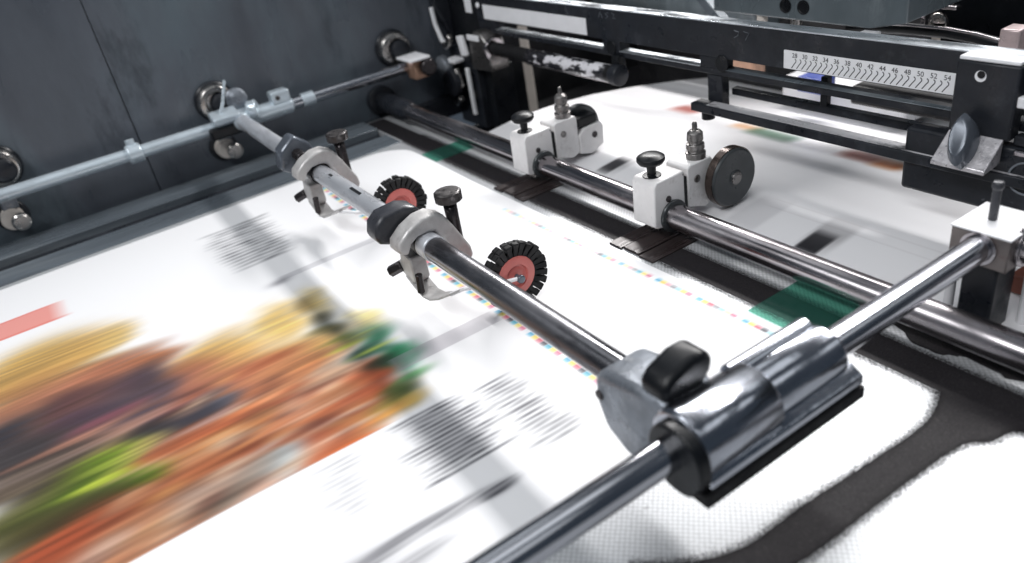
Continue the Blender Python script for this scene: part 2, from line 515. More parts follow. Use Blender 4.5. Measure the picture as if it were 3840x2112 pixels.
# ------------------------------------------------------------------ the printed sheet on the table
BLOBS = [(-38.5,-2.3,5,2.6,186,116,80,0.9), (-38.4,5.1,4.5,2,222,150,112,0.9), (-39.3,-8.0,6,2.2,186,104,66,0.9), (-63.8,-8.3,5.5,3,224,174,84,0.97), (-62.7,-4.7,4,2.4,230,178,92,0.95), (-61.0,-10.5,5,2.6,216,164,86,0.95), (-63.4,-2.3,1.6,1.6,238,196,110,0.8), (-59.9,-7.6,4,1.6,214,152,84,0.8), (-53.4,4.2,3.6,2.4,242,190,100,0.97), (-54.1,9.0,2.4,2.6,246,202,110,0.97), (-55.2,12.1,1,2,246,214,130,0.92), (-49.1,13.6,1.2,1.6,248,222,130,0.8), (-49.5,5.3,4,2.2,236,178,96,0.95), (-52.7,2.2,4,1.6,238,186,104,0.8), (-48.1,9.4,2.6,1.6,232,180,90,0.9), (-56.8,-1.0,2.6,1.8,186,112,72,0.95), (-58.0,-4.0,3.4,1.5,176,104,72,0.9), (-53.0,1.0,3.4,1.4,196,118,78,0.9), (-49.7,3.4,3.6,1.6,208,130,84,0.92), (-55.1,-5.9,4.5,3.2,196,120,88,0.95), (-56.8,-9.7,5,2.6,196,124,92,0.95), (-50.4,-0.7,4.5,2.6,186,112,88,0.95), (-46.2,3.1,4,2.4,204,120,92,0.95), (-47.3,6.2,3.4,1.8,216,140,92,0.92), (-46.8,-3.9,5,3,200,136,104,0.95), (-51.1,-8.4,5,2.5,150,104,88,0.95), (-43.9,-0.0,5,2.6,204,110,64,0.95), (-43.6,7.0,3.6,3,232,134,72,0.97), (-45.1,6.3,2.4,1.2,240,160,110,0.7), (-42.2,10.0,2.2,1.8,212,92,50,0.95), (-44.9,9.8,1.6,1.2,240,190,150,0.85), (-42.5,11.4,1.2,1,206,84,52,0.9), (-41.2,6.7,3.4,1.2,230,130,70,0.85), (-40.4,8.3,2.4,0.8,206,92,58,0.9), (-40.1,10.5,2.2,0.8,206,88,44,0.9), (-38.9,5.8,3,1.2,196,84,48,0.92), (-38.0,8.2,2.6,1.2,236,150,84,0.95), (-38.2,10.6,1.7,0.7,240,168,70,0.9), (-37.4,6.1,2.4,0.8,224,120,76,0.9), (-36.6,7.6,2.2,0.45,232,112,54,0.9), (-43.8,3.0,3.8,1.2,196,92,56,0.9), (-41.5,1.8,3.4,1.4,190,88,50,0.93), (-42.3,-0.4,3.2,1.2,234,152,74,0.95), (-43.0,-2.6,3.2,1,226,146,78,0.9), (-43.6,1.0,3,0.6,228,140,72,0.8), (-41.3,-3.9,4,1.4,186,104,62,0.95), (-40.8,-1.8,3.4,1,196,112,66,0.9), (-54.5,-1.4,1.8,1.5,84,72,84,0.95), (-54.9,-3.1,2.4,1.2,98,74,82,0.92), (-55.7,-5.6,2.6,1.2,112,76,74,0.85), (-56.0,-7.2,2,1.2,110,72,72,0.9), (-52.1,-0.7,1.6,1,96,82,92,0.85), (-52.6,-4.2,3.6,0.9,84,72,88,0.92), (-53.6,-6.4,2.6,0.8,90,68,86,0.85), (-49.7,-2.3,3,1.1,78,68,82,0.92), (-51.8,-4.5,3.4,0.45,152,84,96,0.8), (-49.4,-0.9,2.2,0.5,150,90,90,0.7), (-47.7,0.9,1.8,1.1,66,68,82,0.96), (-47.4,-0.4,2.2,1,74,74,86,0.92), (-47.4,-1.9,2.4,1,70,66,76,0.9), (-47.6,2.2,1,0.9,110,110,124,0.7), (-48.1,-3.0,2,0.7,60,56,60,0.85), (-49.9,-3.3,3,0.3,210,150,130,0.6), (-55.0,-11.0,3.4,1.6,62,60,68,0.97), (-52.1,-9.8,3,1.2,66,62,68,0.95), (-51.5,-11.0,4,1.6,78,72,74,0.95), (-49.7,-8.7,3,1,80,66,62,0.9), (-48.7,-10.3,3.6,1.2,92,80,72,0.92), (-48.7,-11.4,4,1.2,108,92,78,0.9), (-46.8,-10.0,2.4,0.6,56,44,48,0.9), (-47.1,-7.9,2.4,0.8,88,74,56,0.85), (-46.2,-6.0,2.6,1.7,132,160,38,0.98), (-45.9,-7.3,2.8,1.4,96,128,28,0.97), (-45.2,-8.4,2.8,1.2,84,116,26,0.95), (-45.5,-4.6,1.4,1.2,160,176,60,0.8), (-43.4,-4.6,1.8,1,104,142,24,0.97), (-43.3,-6.0,2.4,0.9,92,130,26,0.95), (-43.5,-7.2,2.4,0.7,70,92,30,0.9), (-46.5,-5.6,2.2,0.28,198,214,70,0.85), (-45.0,-5.3,2.2,0.3,190,206,54,0.85), (-46.6,-6.7,2,0.25,160,190,50,0.8), (-46.6,-3.6,1.6,0.6,206,180,100,0.7), (-44.7,-11.0,4,1.8,112,110,58,0.96), (-44.1,-9.4,3.4,1,80,84,38,0.92), (-42.7,-11.1,4,1.2,84,76,40,0.92), (-42.4,-8.7,3,0.9,70,60,34,0.85), (-42.1,-7.3,3,0.9,124,70,42,0.85), (-40.8,-6.1,4,1.2,176,96,58,0.95), (-40.2,-8.5,4,1.4,200,98,58,0.96), (-40.9,-10.1,4,1,206,88,50,0.95), (-39.0,-5.5,3,0.9,206,148,112,0.9), (-38.6,-7.3,3.4,0.8,196,146,126,0.85), (-38.5,-3.5,2.2,0.7,222,148,76,0.92), (-37.5,-5.2,2.6,0.6,196,120,76,0.85), (-39.7,-4.2,3,0.6,206,128,84,0.8), (-39.0,3.4,1.3,1.3,186,194,196,0.98), (-38.8,2.0,1.6,1,172,176,174,0.97), (-37.8,3.7,1,0.8,206,212,212,0.95), (-39.1,0.4,2.2,1.1,176,160,146,0.95), (-39.1,-1.8,2.6,1,170,140,122,0.92), (-37.7,0.0,1.8,0.6,150,134,118,0.92), (-37.6,-1.3,1.8,0.45,120,98,84,0.85), (-38.5,-2.6,2.4,0.5,206,166,140,0.8), (-55.1,11.1,0.9,1.1,176,146,84,0.9), (-52.0,11.4,0.9,0.9,88,86,66,0.92), (-50.0,11.2,0.8,0.9,64,74,62,0.92), (-47.7,11.6,0.9,0.8,96,120,66,0.85), (-50.2,10.6,1.2,0.5,120,108,60,0.8), (-46.0,13.2,1.2,1.5,64,150,108,0.95), (-42.8,13.3,1.2,1.4,24,132,80,0.98), (-45.1,11.8,1,0.6,32,70,52,0.92), (-42.9,12.2,1.1,0.6,40,110,74,0.92), (-42.9,13.9,0.8,0.6,60,150,104,0.8), (-43.2,11.5,1.2,0.4,60,60,44,0.8), (-40.2,13.2,1.5,0.35,86,160,92,0.8), (-39.8,12.0,1.2,0.4,96,150,84,0.6), (-46.8,10.6,1.6,0.22,206,214,80,0.9), (-45.0,13.2,1.7,0.2,198,220,90,0.9), (-47.4,12.3,1.2,0.16,216,224,120,0.8), (-48.1,10.7,1.2,0.2,150,150,60,0.7), (-39.3,11.3,1.1,0.6,86,120,48,0.92), (-39.0,12.0,0.8,0.5,76,96,50,0.85), (-37.9,12.0,0.9,0.6,226,184,84,0.92), (-38.8,9.9,1.4,0.4,150,140,60,0.7), (-44.0,8.2,3,0.18,252,206,170,0.6), (-42.0,3.7,4,0.2,240,170,130,0.6), (-41.5,5.3,4,0.18,248,200,170,0.6), (-39.7,7.2,3,0.2,250,220,200,0.65), (-38.2,7.4,2.6,0.16,252,226,204,0.6), (-46.1,0.5,4,0.25,220,170,150,0.5), (-50.9,-6.7,5,0.25,226,150,120,0.6), (-49.5,-5.2,5,0.3,214,150,124,0.6), (-43.8,-2.1,4,0.2,246,196,140,0.6), (-43.5,5.1,3,0.3,222,150,120,0.6), (-45.9,2.3,3,0.3,190,160,160,0.5), (-44.4,-3.3,3,0.2,240,190,150,0.5), (-49.3,-9.3,5,0.16,150,130,124,0.5), (-49.7,-10.7,5,0.16,140,120,110,0.5), (-43.7,6.1,3,0.3,196,80,44,0.5), (-41.2,2.7,3,0.22,150,60,36,0.6), (-40.1,5.4,2.6,0.2,160,64,40,0.6), (-39.4,8.2,2,0.16,150,60,44,0.6)]

def make_print():
    x0, x1, y0, y1 = -82.6, -24.3, -18.0, 33.2
    nx, ny = 720, 230
    xs = np.linspace(x0, x1, nx)
    ys = np.linspace(y0, y1, ny)
    X, Y = np.meshgrid(xs, ys, indexing='ij')
    C = np.zeros((nx, ny, 3)) + np.array([250, 250, 252.0])
    # photograph of food, smeared along the run of the sheet as it is printed here
    P = C.copy()
    cov = np.zeros((nx, ny))
    st = rng.normal(size=(nx, ny))
    k = 41
    ker = np.hanning(k); ker /= ker.sum()
    st = np.apply_along_axis(lambda a: np.convolve(a, ker, 'same'), 1, st)
    k2 = np.hanning(5); k2 /= k2.sum()
    st = np.apply_along_axis(lambda a: np.convolve(a, k2, 'same'), 0, st)
    st /= st.std()
    wob = rng.normal(size=nx)
    kw = np.hanning(31); kw /= kw.sum()
    wob = np.convolve(wob, kw, 'same'); wob /= wob.std()
    for (bx, by, L, W, r, g, b, a) in BLOBS:
        dy = (Y - by - 0.55 * wob[:, None] * min(1.4, L / 2.5)) / (L * 0.92)
        dx = (X - bx) / (W * 1.38)
        d2 = dx * dx + dy * dy
        w = a * np.exp(-(d2 ** 1.7))
        w = np.clip(w * (1 + 0.10 * st), 0, 1)
        P = P * (1 - w[..., None]) + np.array([r, g, b], float) * w[..., None]
        cov = 1 - (1 - cov) * (1 - np.clip(w, 0, 1))
    # mottling: small clumps of food, still smeared
    tones = [(240, 190, 150), (226, 130, 74), (188, 88, 50), (246, 214, 180), (150, 74, 48), (214, 150, 110), (120, 70, 58), (236, 164, 90)]
    for _ in range(120):
        bx = -50 + random.random() * 13; by = -7 + random.random() * 16
        if by > 9 - (-37 - bx) * .35 + 2 or (bx < -43 and by < -2):
            continue
        L = random.uniform(.7, 1.7); W = random.uniform(.2, .75)
        d2 = ((X - bx) / W) ** 2 + ((Y - by - .3 * wob[:, None]) / L) ** 2
        w = (random.uniform(.3, .65) * np.exp(-d2 ** 1.3) * np.clip(cov * 1.3, 0, 1))[..., None]
        P = P * (1 - w) + np.array(random.choice(tones), float) * w
    P = P * (1 + (0.09 * st * cov)[..., None])
    lum = (P * np.array([.3, .59, .11])).sum(-1, keepdims=True)
    P = lum + (P - lum) * 0.84
    def smooth(A, n, ax):
        kk = np.hanning(n + 2)[1:-1]; kk /= kk.sum()
        return np.apply_along_axis(lambda a: np.convolve(np.pad(a, n // 2, mode='edge'), kk, 'valid'), ax, A)
    for c in range(3):
        P[..., c] = smooth(smooth(P[..., c], 9, 1), 5, 0)
    cov = smooth(cov, 7, 1)
    edge = np.clip((-36.75 - X) / 0.12 + 0.5, 0, 1)
    C = C * (1 - edge[..., None]) + P * edge[..., None]

    def mul(mask, colr):
        nonlocal C
        mask = np.clip(mask, 0, 1)[..., None]
        C = C * (1 - mask) + np.array(colr, float) * mask

    def box(xa, xb, ya, yb, sx, sy):
        fx = np.clip((X - xa) / sx + .5, 0, 1) * np.clip((xb - X) / sx + .5, 0, 1)
        fy = np.clip((Y - ya) / sy + .5, 0, 1) * np.clip((yb - Y) / sy + .5, 0, 1)
        return fx * fy

    def lines(xa, xb, pitch, ya, yb, jag, dark, wid=0.5):
        x = xa
        while x < xb:
            a = ya + random.uniform(-jag, jag); b_ = yb + random.uniform(-jag, jag)
            mul(box(x, x + pitch * wid, a, b_, pitch * .5, 1.4) * dark * random.uniform(.45, .8), (70, 70, 76))
            for _ in range(3):
                c_ = random.uniform(a, b_ - .6)
                o_ = random.uniform(-.25, .25) * pitch
                mul(box(x + o_, x + o_ + pitch * wid * .7, c_, c_ + random.uniform(.6, 1.8), pitch * .4, .9) * dark * random.uniform(.2, .75), (52, 52, 58))
            x += pitch
    mul(box(-74.6, -71.0, -30, -6.0, .15, 1.6) * .9, (236, 150, 140))
    mul(box(-71.3, -70.9, -30, -5.6, .1, 1.6) * .5, (226, 110, 100))
    mul(box(-74.7, -74.4, -30, -6.6, .1, 1.6) * .5, (226, 110, 100))
    lines(-77.2, -66.4, 0.72, 8.2, 14.0, .5, .62)             # columns of type, running
    lines(-36.4, -30.4, 0.40, 10.0, 14.2, .9, .95, .45)
    mul(box(-36.2, -31.0, 10.6, 13.6, .8, 2.5) * .35, (120, 120, 126))
    lines(-35.8, -32.2, 0.42, 15.6, 17.6, .4, .42)
    lines(-32.4, -28.2, 0.42, 15.4, 18.0, .4, .48)
    lines(-36.0, -31.4, 0.44, 4.2, 6.4, .5, .16)
    # smeared headline strokes
    for (bx, by, L, W, a) in ((-27.6, 12.0, 1.2, .42, .75), (-27.9, 9.6, 2.2, .46, .45), (-28.2, 6.6, 2.6, .4, .35), (-28.0, 3.0, 4, .7, .4), (-26.5, 6.2, 2.2, .5, .3), (-26.6, 2.0, 3.0, .5, .3)):
        d2 = ((X - bx) / W) ** 2 + ((Y - by) / L) ** 2
        mul(a * np.exp(-d2 ** 1.6) * (1 + .25 * st), (70, 70, 76))
    # lilac grey tail strips under the bar
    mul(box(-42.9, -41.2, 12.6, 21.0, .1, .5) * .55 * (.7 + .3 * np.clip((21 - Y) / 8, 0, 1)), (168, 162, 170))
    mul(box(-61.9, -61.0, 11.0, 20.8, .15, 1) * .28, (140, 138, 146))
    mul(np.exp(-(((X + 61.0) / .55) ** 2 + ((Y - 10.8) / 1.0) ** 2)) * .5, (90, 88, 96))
    mul(box(-66, -36.9, 15.9, 16.0, .1, .1) * .0, (90, 88, 96))
    # colour control bars
    pal = [(70, 170, 214), (244, 214, 80), (216, 84, 104), (50, 50, 60), (60, 170, 200), (248, 224, 100), (224, 110, 140), (244, 246, 250)]
    for (far, xa, xb, w, per) in ((0, -80, -27, .30, .52), (1, -57, -25, .34, .50)):
        x = xa; i = 0
        while x < xb:
            yy = 31.6 + (x + 54.9) * .028 if far else 21.5
            am = 1.0 if not far else (.25 + .75 * np.clip((x + 57) / 22, 0, 1)) * (1.0 if i % 9 < 6 else .5)
            mul(box(x, x + per * .95, yy - w / 2, yy + w / 2, .12, .25) * am, pal[i % 8])
            x += per; i += 1
    C = np.clip(C, 0, 255) / 255.0
    Lc = np.where(C <= 0.04045, C / 12.92, ((C + 0.055) / 1.055) ** 2.4)
    Lc = Lc * (0.80 - 0.19 * np.clip(cov * edge, 0, 1))[..., None]
    zz = 0.22 + 0.09 * np.sin(X * .13 + 1 + .04 * Y) * np.sin(Y * .16 + .5) + 0.05 * np.sin(X * .31 - .2 * Y)
    return xs, ys, zz, Lc

def grid_sheet(name, X, Y, Zc, color, material):
    """a grid of points with the printed colour stored per vertex"""
    nx, ny = X.shape
    me = bpy.data.meshes.new(name)
    org = np.array([X.mean(), Y.mean(), Zc.min()])
    V = np.stack([X, Y, Zc], -1).reshape(-1, 3) - org
    me.vertices.add(nx * ny)
    me.vertices.foreach_set('co', (V * U).ravel())
    i = np.arange(nx - 1)[:, None] * ny + np.arange(ny - 1)[None, :]
    q = np.stack([i, i + ny, i + ny + 1, i + 1], -1).reshape(-1, 4)
    me.loops.add(q.size)
    me.loops.foreach_set('vertex_index', q.ravel())
    me.polygons.add(len(q))
    me.polygons.foreach_set('loop_start', np.arange(len(q)) * 4)
    me.polygons.foreach_set('loop_total', np.full(len(q), 4))
    me.update(calc_edges=True)
    at = me.color_attributes.new('print', 'FLOAT_COLOR', 'POINT')
    at.data.foreach_set('color', np.concatenate([color.reshape(-1, 3), np.ones((nx * ny, 1))], 1).ravel())
    me.polygons.foreach_set('use_smooth', [True] * len(me.polygons))
    me.materials.append(MT[material])
    o = bpy.data.objects.new(name, me)
    o.location = Vector(org.tolist()) * U
    col.objects.link(o)
    return o

xs, ys, zz, Lc = make_print()
Xg, Yg = np.meshgrid(xs, ys, indexing='ij')
# rounded far corner
corner = np.clip((-78.5 - Xg) / 4.1, 0, 1) * np.clip((Yg - 29) / 4.2, 0, 1)
Xg = Xg + 1.1 * corner ** 2
Yg = Yg - 1.1 * corner ** 2
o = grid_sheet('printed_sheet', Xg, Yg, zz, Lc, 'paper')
tag(o, 'large white printed sheet with a smeared orange and green food picture on the table', 'paper sheet')

# ------------------------------------------------------------------ the curved sheet behind the back bar
def make_curved():
    nx, ny = 520, 260
    xs = np.linspace(-75.5, 8, nx)
    ys = np.linspace(39.2, 84, ny)
    X, Y = np.meshgrid(xs, ys, indexing='ij')
    zp = np.interp(ys, [39.2, 41, 43, 45, 48, 51.3, 57, 64, 72, 78, 84], [0.25, .5, .75, .92, 1.0, .92, .45, -.6, -2.1, -3.4, -4.9])
    k = np.hanning(31); k /= k.sum()
    zp = np.convolve(np.pad(zp, 15, mode='edge'), k, 'valid')
    Zc = np.repeat(zp[None, :], nx, 0)
    C = np.zeros((nx, ny, 3)) + np.array([249, 248, 250.0])
    def mul(mask, c):
        nonlocal C
        mask = np.clip(mask, 0, 1)[..., None]
        C = C * (1 - mask) + np.array(c, float) * mask
    def box(xa, xb, ya, yb, sx, sy):
        return np.clip((X - xa) / sx + .5, 0, 1) * np.clip((xb - X) / sx + .5, 0, 1) * np.clip((Y - ya) / sy + .5, 0, 1) * np.clip((yb - Y) / sy + .5, 0, 1)
    mul(box(-55.9, -54.4, 42.2, 44.9, .3, 1.2) * .95, (34, 34, 38))
    mul(box(-55.9, -53.6, 42.6, 46.2, .5, 2.4) * .3, (120, 118, 120))
    mul(box(-32.4, -30.6, 41.4, 44.2, .2, 1.0) * .95, (22, 22, 26))
    mul(box(-32.6, -30.0, 42.5, 46.0, .5, 2.6) * .4, (120, 118, 120))
    mul(box(-39.2, -36.4, 41.5, 46.5, .4, 1.6) * .16, (120, 118, 124))
    for yy in (46.4, 45.2):
        mul(box(-38, -18, yy, yy + .12, 1.0, .1) * .10, (150, 140, 140))
    mul(box(-63.6, -60.2, 59.0, 61.8, 1.2, 2.0) * .75, (160, 70, 60))
    mul(box(-54, -50.6, 58.4, 60.0, 1.0, 1.6) * .8, (220, 160, 110))
    mul(box(-51.5, -46.0, 57.6, 60.0, 1.2, 1.4) * .85, (92, 122, 104))
    mul(box(-40.6, -37.0, 57.8, 60.0, 1.4, 1.6) * .9, (130, 62, 50))
    mul(box(-37.2, -34.6, 57.4, 59.6, 1.0, 1.4) * .9, (176, 96, 44))
    C = np.clip(C, 0, 255) / 255.0
    Lc = np.where(C <= 0.04045, C / 12.92, ((C + 0.055) / 1.055) ** 2.4) * 0.86
    return X, Y, Zc, Lc
X, Y, Zc, Lc = make_curved()
o = grid_sheet('curved_sheet', X, Y, Zc, Lc, 'sheet')
tag(o, 'curving white printed sheet running under the ruled beam behind the back bar', 'paper sheet')

# ------------------------------------------------------------------ green tapes on the table
for xa, xb, ya, yb, lab in ((-29.7, -24.6, 33.6, 40.6, 'wide green tape on the table beside the long polished rod'),
                            (-77.6, -74.0, 33.6, 40.6, 'narrow green tape on the table near the side panel, at the far sheet corner')):
    tag(link('green_tape', MB().box(xa, xb, ya, yb, 0.05, 0.07), 'green', bevel=0), lab, 'tape', 'green tapes on the feed table')

# ------------------------------------------------------------------ reflections of bar and rod, painted as black strips on the table
def curve_pts(pts):
    out = []
    n = len(pts)
    for i in range(n - 1):
        p0, p1, p2, p3 = pts[max(i - 1, 0)], pts[i], pts[i + 1], pts[min(i + 2, n - 1)]
        for k in range(6):
            t_ = k / 6
            out.append(tuple(.5 * (2 * p1[j] + (p2[j] - p0[j]) * t_ + (2 * p0[j] - 5 * p1[j] + 4 * p2[j] - p3[j]) * t_ ** 2 + (3 * p1[j] - p0[j] - 3 * p2[j] + p3[j]) * t_ ** 3) for j in (0, 1)))
    out.append(pts[-1])
    return out
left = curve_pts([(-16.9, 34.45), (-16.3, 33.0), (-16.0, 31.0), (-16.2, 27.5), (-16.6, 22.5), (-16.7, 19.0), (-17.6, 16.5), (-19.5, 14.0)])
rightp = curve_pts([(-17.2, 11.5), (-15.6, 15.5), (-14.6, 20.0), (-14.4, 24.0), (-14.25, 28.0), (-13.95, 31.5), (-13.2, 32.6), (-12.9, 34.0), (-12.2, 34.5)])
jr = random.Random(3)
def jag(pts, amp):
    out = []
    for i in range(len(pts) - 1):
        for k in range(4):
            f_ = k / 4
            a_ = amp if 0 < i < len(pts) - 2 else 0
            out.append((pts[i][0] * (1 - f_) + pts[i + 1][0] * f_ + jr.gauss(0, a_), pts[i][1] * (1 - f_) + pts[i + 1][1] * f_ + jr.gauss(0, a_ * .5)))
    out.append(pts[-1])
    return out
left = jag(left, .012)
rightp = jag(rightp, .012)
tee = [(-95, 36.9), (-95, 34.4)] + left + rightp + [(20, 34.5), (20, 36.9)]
def fringe(lines_, zt, spread):
    '''small dark flecks that soften the edge of a painted reflection'''
    f = MB()
    for pts, side in lines_:
        for (xa, ya), (xb, yb) in zip(pts[:-1], pts[1:]):
            d = Vector((xb - xa, yb - ya)); n = d.length
            if n < 1e-4:
                continue
            d /= n
            nn = Vector((-d.y, d.x)) * side
            for _ in range(int(n * 210)):
                o_ = abs(jr.gauss(0, spread))
                p = Vector((xa, ya)) + d * jr.uniform(0, n) + nn * o_
                px, py = p.x, p.y
                q = jr.uniform(.012, .03)
                f.add([(px - q, py, zt), (px, py - q, zt), (px + q, py, zt), (px, py + q, zt)], [(0, 1, 2, 3)])
    return f
ts = tag(link('reflection_strip', MB().prism(tee, 'xy', -0.02, 0.03), 'strip', bevel=0), 'wide black strip painting in reflections of back bar and rod, branching to lower right', 'strip', 'painted reflections on the feed table')
link('reflection_fringe', fringe([(left, -1), (rightp, -1), (left, 1), (rightp, 1), ([(-84, 34.4), (-16.9, 34.4)], -1), ([(-84, 36.9), (20, 36.9)], 1), ([(-12.2, 34.5), (10, 34.5)], -1)], 0.034, .19), 'strip', ts, bevel=0, smooth=False)
tag(link('reflection_strip', MB().prism([(-95, 40.95), (-95, 39.0)] + jag([(-30, 38.95), (-24, 38.9), (-21.5, 38.1), (-20.5, 37.4), (-18.6, 37.5), (-17.5, 38.2), (-15, 37.9), (-13, 38.6), (20, 38.6)], .1) + [(20, 40.95)], 'xy', -0.02, 0.03), 'strip', bevel=0), 'narrow black strip painting in the dark reflection and shade under the back bar', 'strip', 'painted reflections on the feed table')

# ------------------------------------------------------------------ bars and rods
t = thing('front_bar', 'scuffed grey steel bar carrying two brush-wheel clamps over the printed sheet', 'bar', (-60, 18.6, 6))
link('shaft', MB().cyl((-94, 18.6, 6), (-48.5, 18.6, 6), 0.84), 'pale_bar', t)
link('shaft', MB().cyl((-48.4, 18.6, 6), (-22.0, 18.6, 6), 0.88), 'worn', t)
link('collar', MB().lathe((-48.0, 18.6, 6), (1, 0, 0), [(0, .9), (.05, .98), (3.6, .98), (3.7, .9)]), 'pale_bar', t)
link('keyway', MB().box(-58.6, -56.6, 18.3, 18.55, 6.7, 6.875), 'black', t, bevel=0)
link('keyway', MB().box(-63.4, -62.8, 18.3, 18.5, 6.7, 6.875), 'black', t, bevel=0)

t = thing('back_bar', 'thick worn steel tube lying low across the table behind the printed sheet', 'bar', (-50, 37.9, 1.95))
link('shaft', MB().cyl((-96.5, 37.9, 1.95), (20, 37.9, 1.95), 1.02, seg=56), 'steel', t)
link('end_ring', MB().lathe((-97, 37.9, 1.95), (1, 0, 0), [(0, 2.0), (.8, 2.0), (1.1, 1.6), (1.1, 1.05)]), 'dark', t)
link('dark_end', MB().lathe((-95.9, 37.9, 1.95), (1, 0, 0), [(0, 1.3), (7.5, 1.3), (8.5, 1.06)]), 'dark', t)

t = thing('near_rod', 'polished steel rod running along the right side through the big clamp', 'rod', (-18.6, 10, 6.3))
link('shaft', MB().cyl((-18.6, -40, 6.3), (-18.6, 39.8, 6.3), 0.79, seg=56), 'rod', t)

t = thing('side_rod', 'pale blue-grey rod held along the dark side panel by wall brackets', 'rod', (-94, 17, 5.8))
link('shaft', MB().cyl((-94, -60, 5.8), (-94, 25.4, 5.8), 0.74), 'blue_rod', t)
link('shaft', MB().cyl((-94, 25.4, 5.8), (-94, 41.6, 5.8), 0.72), 'rod', t)
c = link('collar', MB().lathe((-94, 5.6, 5.8), (0, 1, 0), [(0, .95), (.15, 1.1), (1.5, 1.1), (1.6, .95)]), 'blue_rod', t)
link('screw', MB().cyl((-94.2, 6.4, 6.6), (-94.4, 6.4, 7.4), .5), 'blue_rod', c)
c = link('collar', MB().lathe((-94, 19.8, 5.8), (0, 1, 0), [(0, .95), (.1, 1.05), (5.3, 1.05), (5.4, .95)]), 'blue_rod', t)
link('lug', MB().box(-94.9, -93.1, 22.9, 25.2, 6.4, 7.9), 'blue_rod', c, bevel=.2)
link('screw', MB().cyl((-93.2, 23.6, 7.2), (-92.95, 23.6, 7.2), .28), 'screw', c)
link('band', MB().lathe((-94, 26.6, 5.8), (0, 1, 0), [(0, .85), (1.6, .85)]), 'blue_rod', t)

# ------------------------------------------------------------------ brackets on the side panel
for y, low, lab in ((17.2, True, 'chromed wall bracket behind the end of the front bar'),
                    (-6.6, True, 'chromed wall bracket at the left edge of the picture'),
                    (41.2, False, 'chromed wall bracket beside the copper end block')):
    t = thing('wall_bracket', lab, 'bracket', (-97, y, 4), 'brackets along the side panel')
    link('flange', MB().lathe((-97, y, 8.1), (1, 0, 0), [(0, 2.4), (.3, 2.4), (.5, 2.2)]), 'dark', t)
    link('boss', MB().lathe((-96.5, y, 8.1), (1, 0, 0), [(0, 2.15), (.8, 2.15), (1.1, 1.95), (1.2, 1.4), (.7, 1.25), (.7, .2)]), 'chrome', t)
    link('cap', MB().lathe((-95.9, y + .5, 7.9), (1, 0, 0), [(0, 1.4), (1.0, 1.2), (1.2, .8)]), 'dark', t)
    if low:
        link('flange', MB().lathe((-97, y - .9, 2.7), (1, 0, 0), [(0, 1.7), (.4, 1.7), (.5, 1.5)]), 'dark', t)
        link('boss', MB().lathe((-96.5, y - .9, 2.7), (1, 0, 0), [(0, 1.15), (1.6, 1.15), (1.8, 1.0)]), 'beige', t)
        link('screw', MB().lathe((-94.7, y - .2, 2.5), (1, 0, 0), [(0, .5), (.3, .95), (.8, .95), (1.0, .7)]), 'chrome', t)
        link('strut', MB().box(-96.6, -95.4, y - 1.4, y + .2, 3.6, 6.2), 'castgrey', t, bevel=.2)

# clamp joining the front bar to the side rod
t = thing('rod_clamp', 'small pale metal clamp joining the front bar to the side rod', 'clamp', (-94, 18.2, 6))
link('saddle', MB().lathe((-94, 15.8, 5.8), (0, 1, 0), [(0, 1.0), (.1, 1.25), (4.0, 1.25), (4.1, 1.0)]), 'blue_rod', t)
link('jaw', MB().obox((-93.2, 17.0, 7.0), (1, 0, -.25), (0, 1, 0), (.25, 0, 1), 2.4, 3.2, .9), 'blue_rod', t, bevel=.2)
link('jaw', MB().obox((-93.6, 16.5, 5.4), (1, 0, 0), (0, 1, 0), (0, 0, 1), 2.6, 3.6, 1.3), 'black', t, bevel=.25)
link('hub', MB().lathe((-93.6, 19.9, 6.6), (.5, 1, .1), [(0, 1.0), (.2, 1.15), (1.1, 1.15), (1.2, .9)]), 'blue_rod', t)
link('lever', MB().strip([(-92.8, 16.0, 6.6), (-93.6, 17.4, 8.4), (-94.6, 18.6, 10.6)], .35, .18, (0, .6, -.5)), 'blue_rod', t, bevel=.02)
link('knob', MB().lathe((-95.4, 19.4, 8.0), (1, -.2, .2), [(0, .5), (.3, 1.3), (.9, 1.3), (1.2, .9)]), 'castgrey', t)
link('socket', MB().lathe((-93.8, 18.6, 6.0), (1, 0, 0), [(0, 1.05), (1.5, 1.05), (1.7, .92)]), 'blue_rod', t)

# copper end block where the side rod meets the bearing
t = thing('end_block', 'small copper coloured block with a white top at the end of the side rod', 'block', (-93, 43, 4))
link('body', MB().box(-94.0, -91.6, 41.4, 43.4, 4.4, 6.9), 'copper', t, bevel=.12)
link('top_plate', MB().box(-94.9, -90.7, 40.6, 43.6, 6.92, 7.25), 'label', t, bevel=.1)
link('plug', MB().lathe((-91.5, 43.2, 5.8), (1, -.15, 0), [(0, 1.1), (.9, 1.1), (1.1, .9)]), 'screw', t)

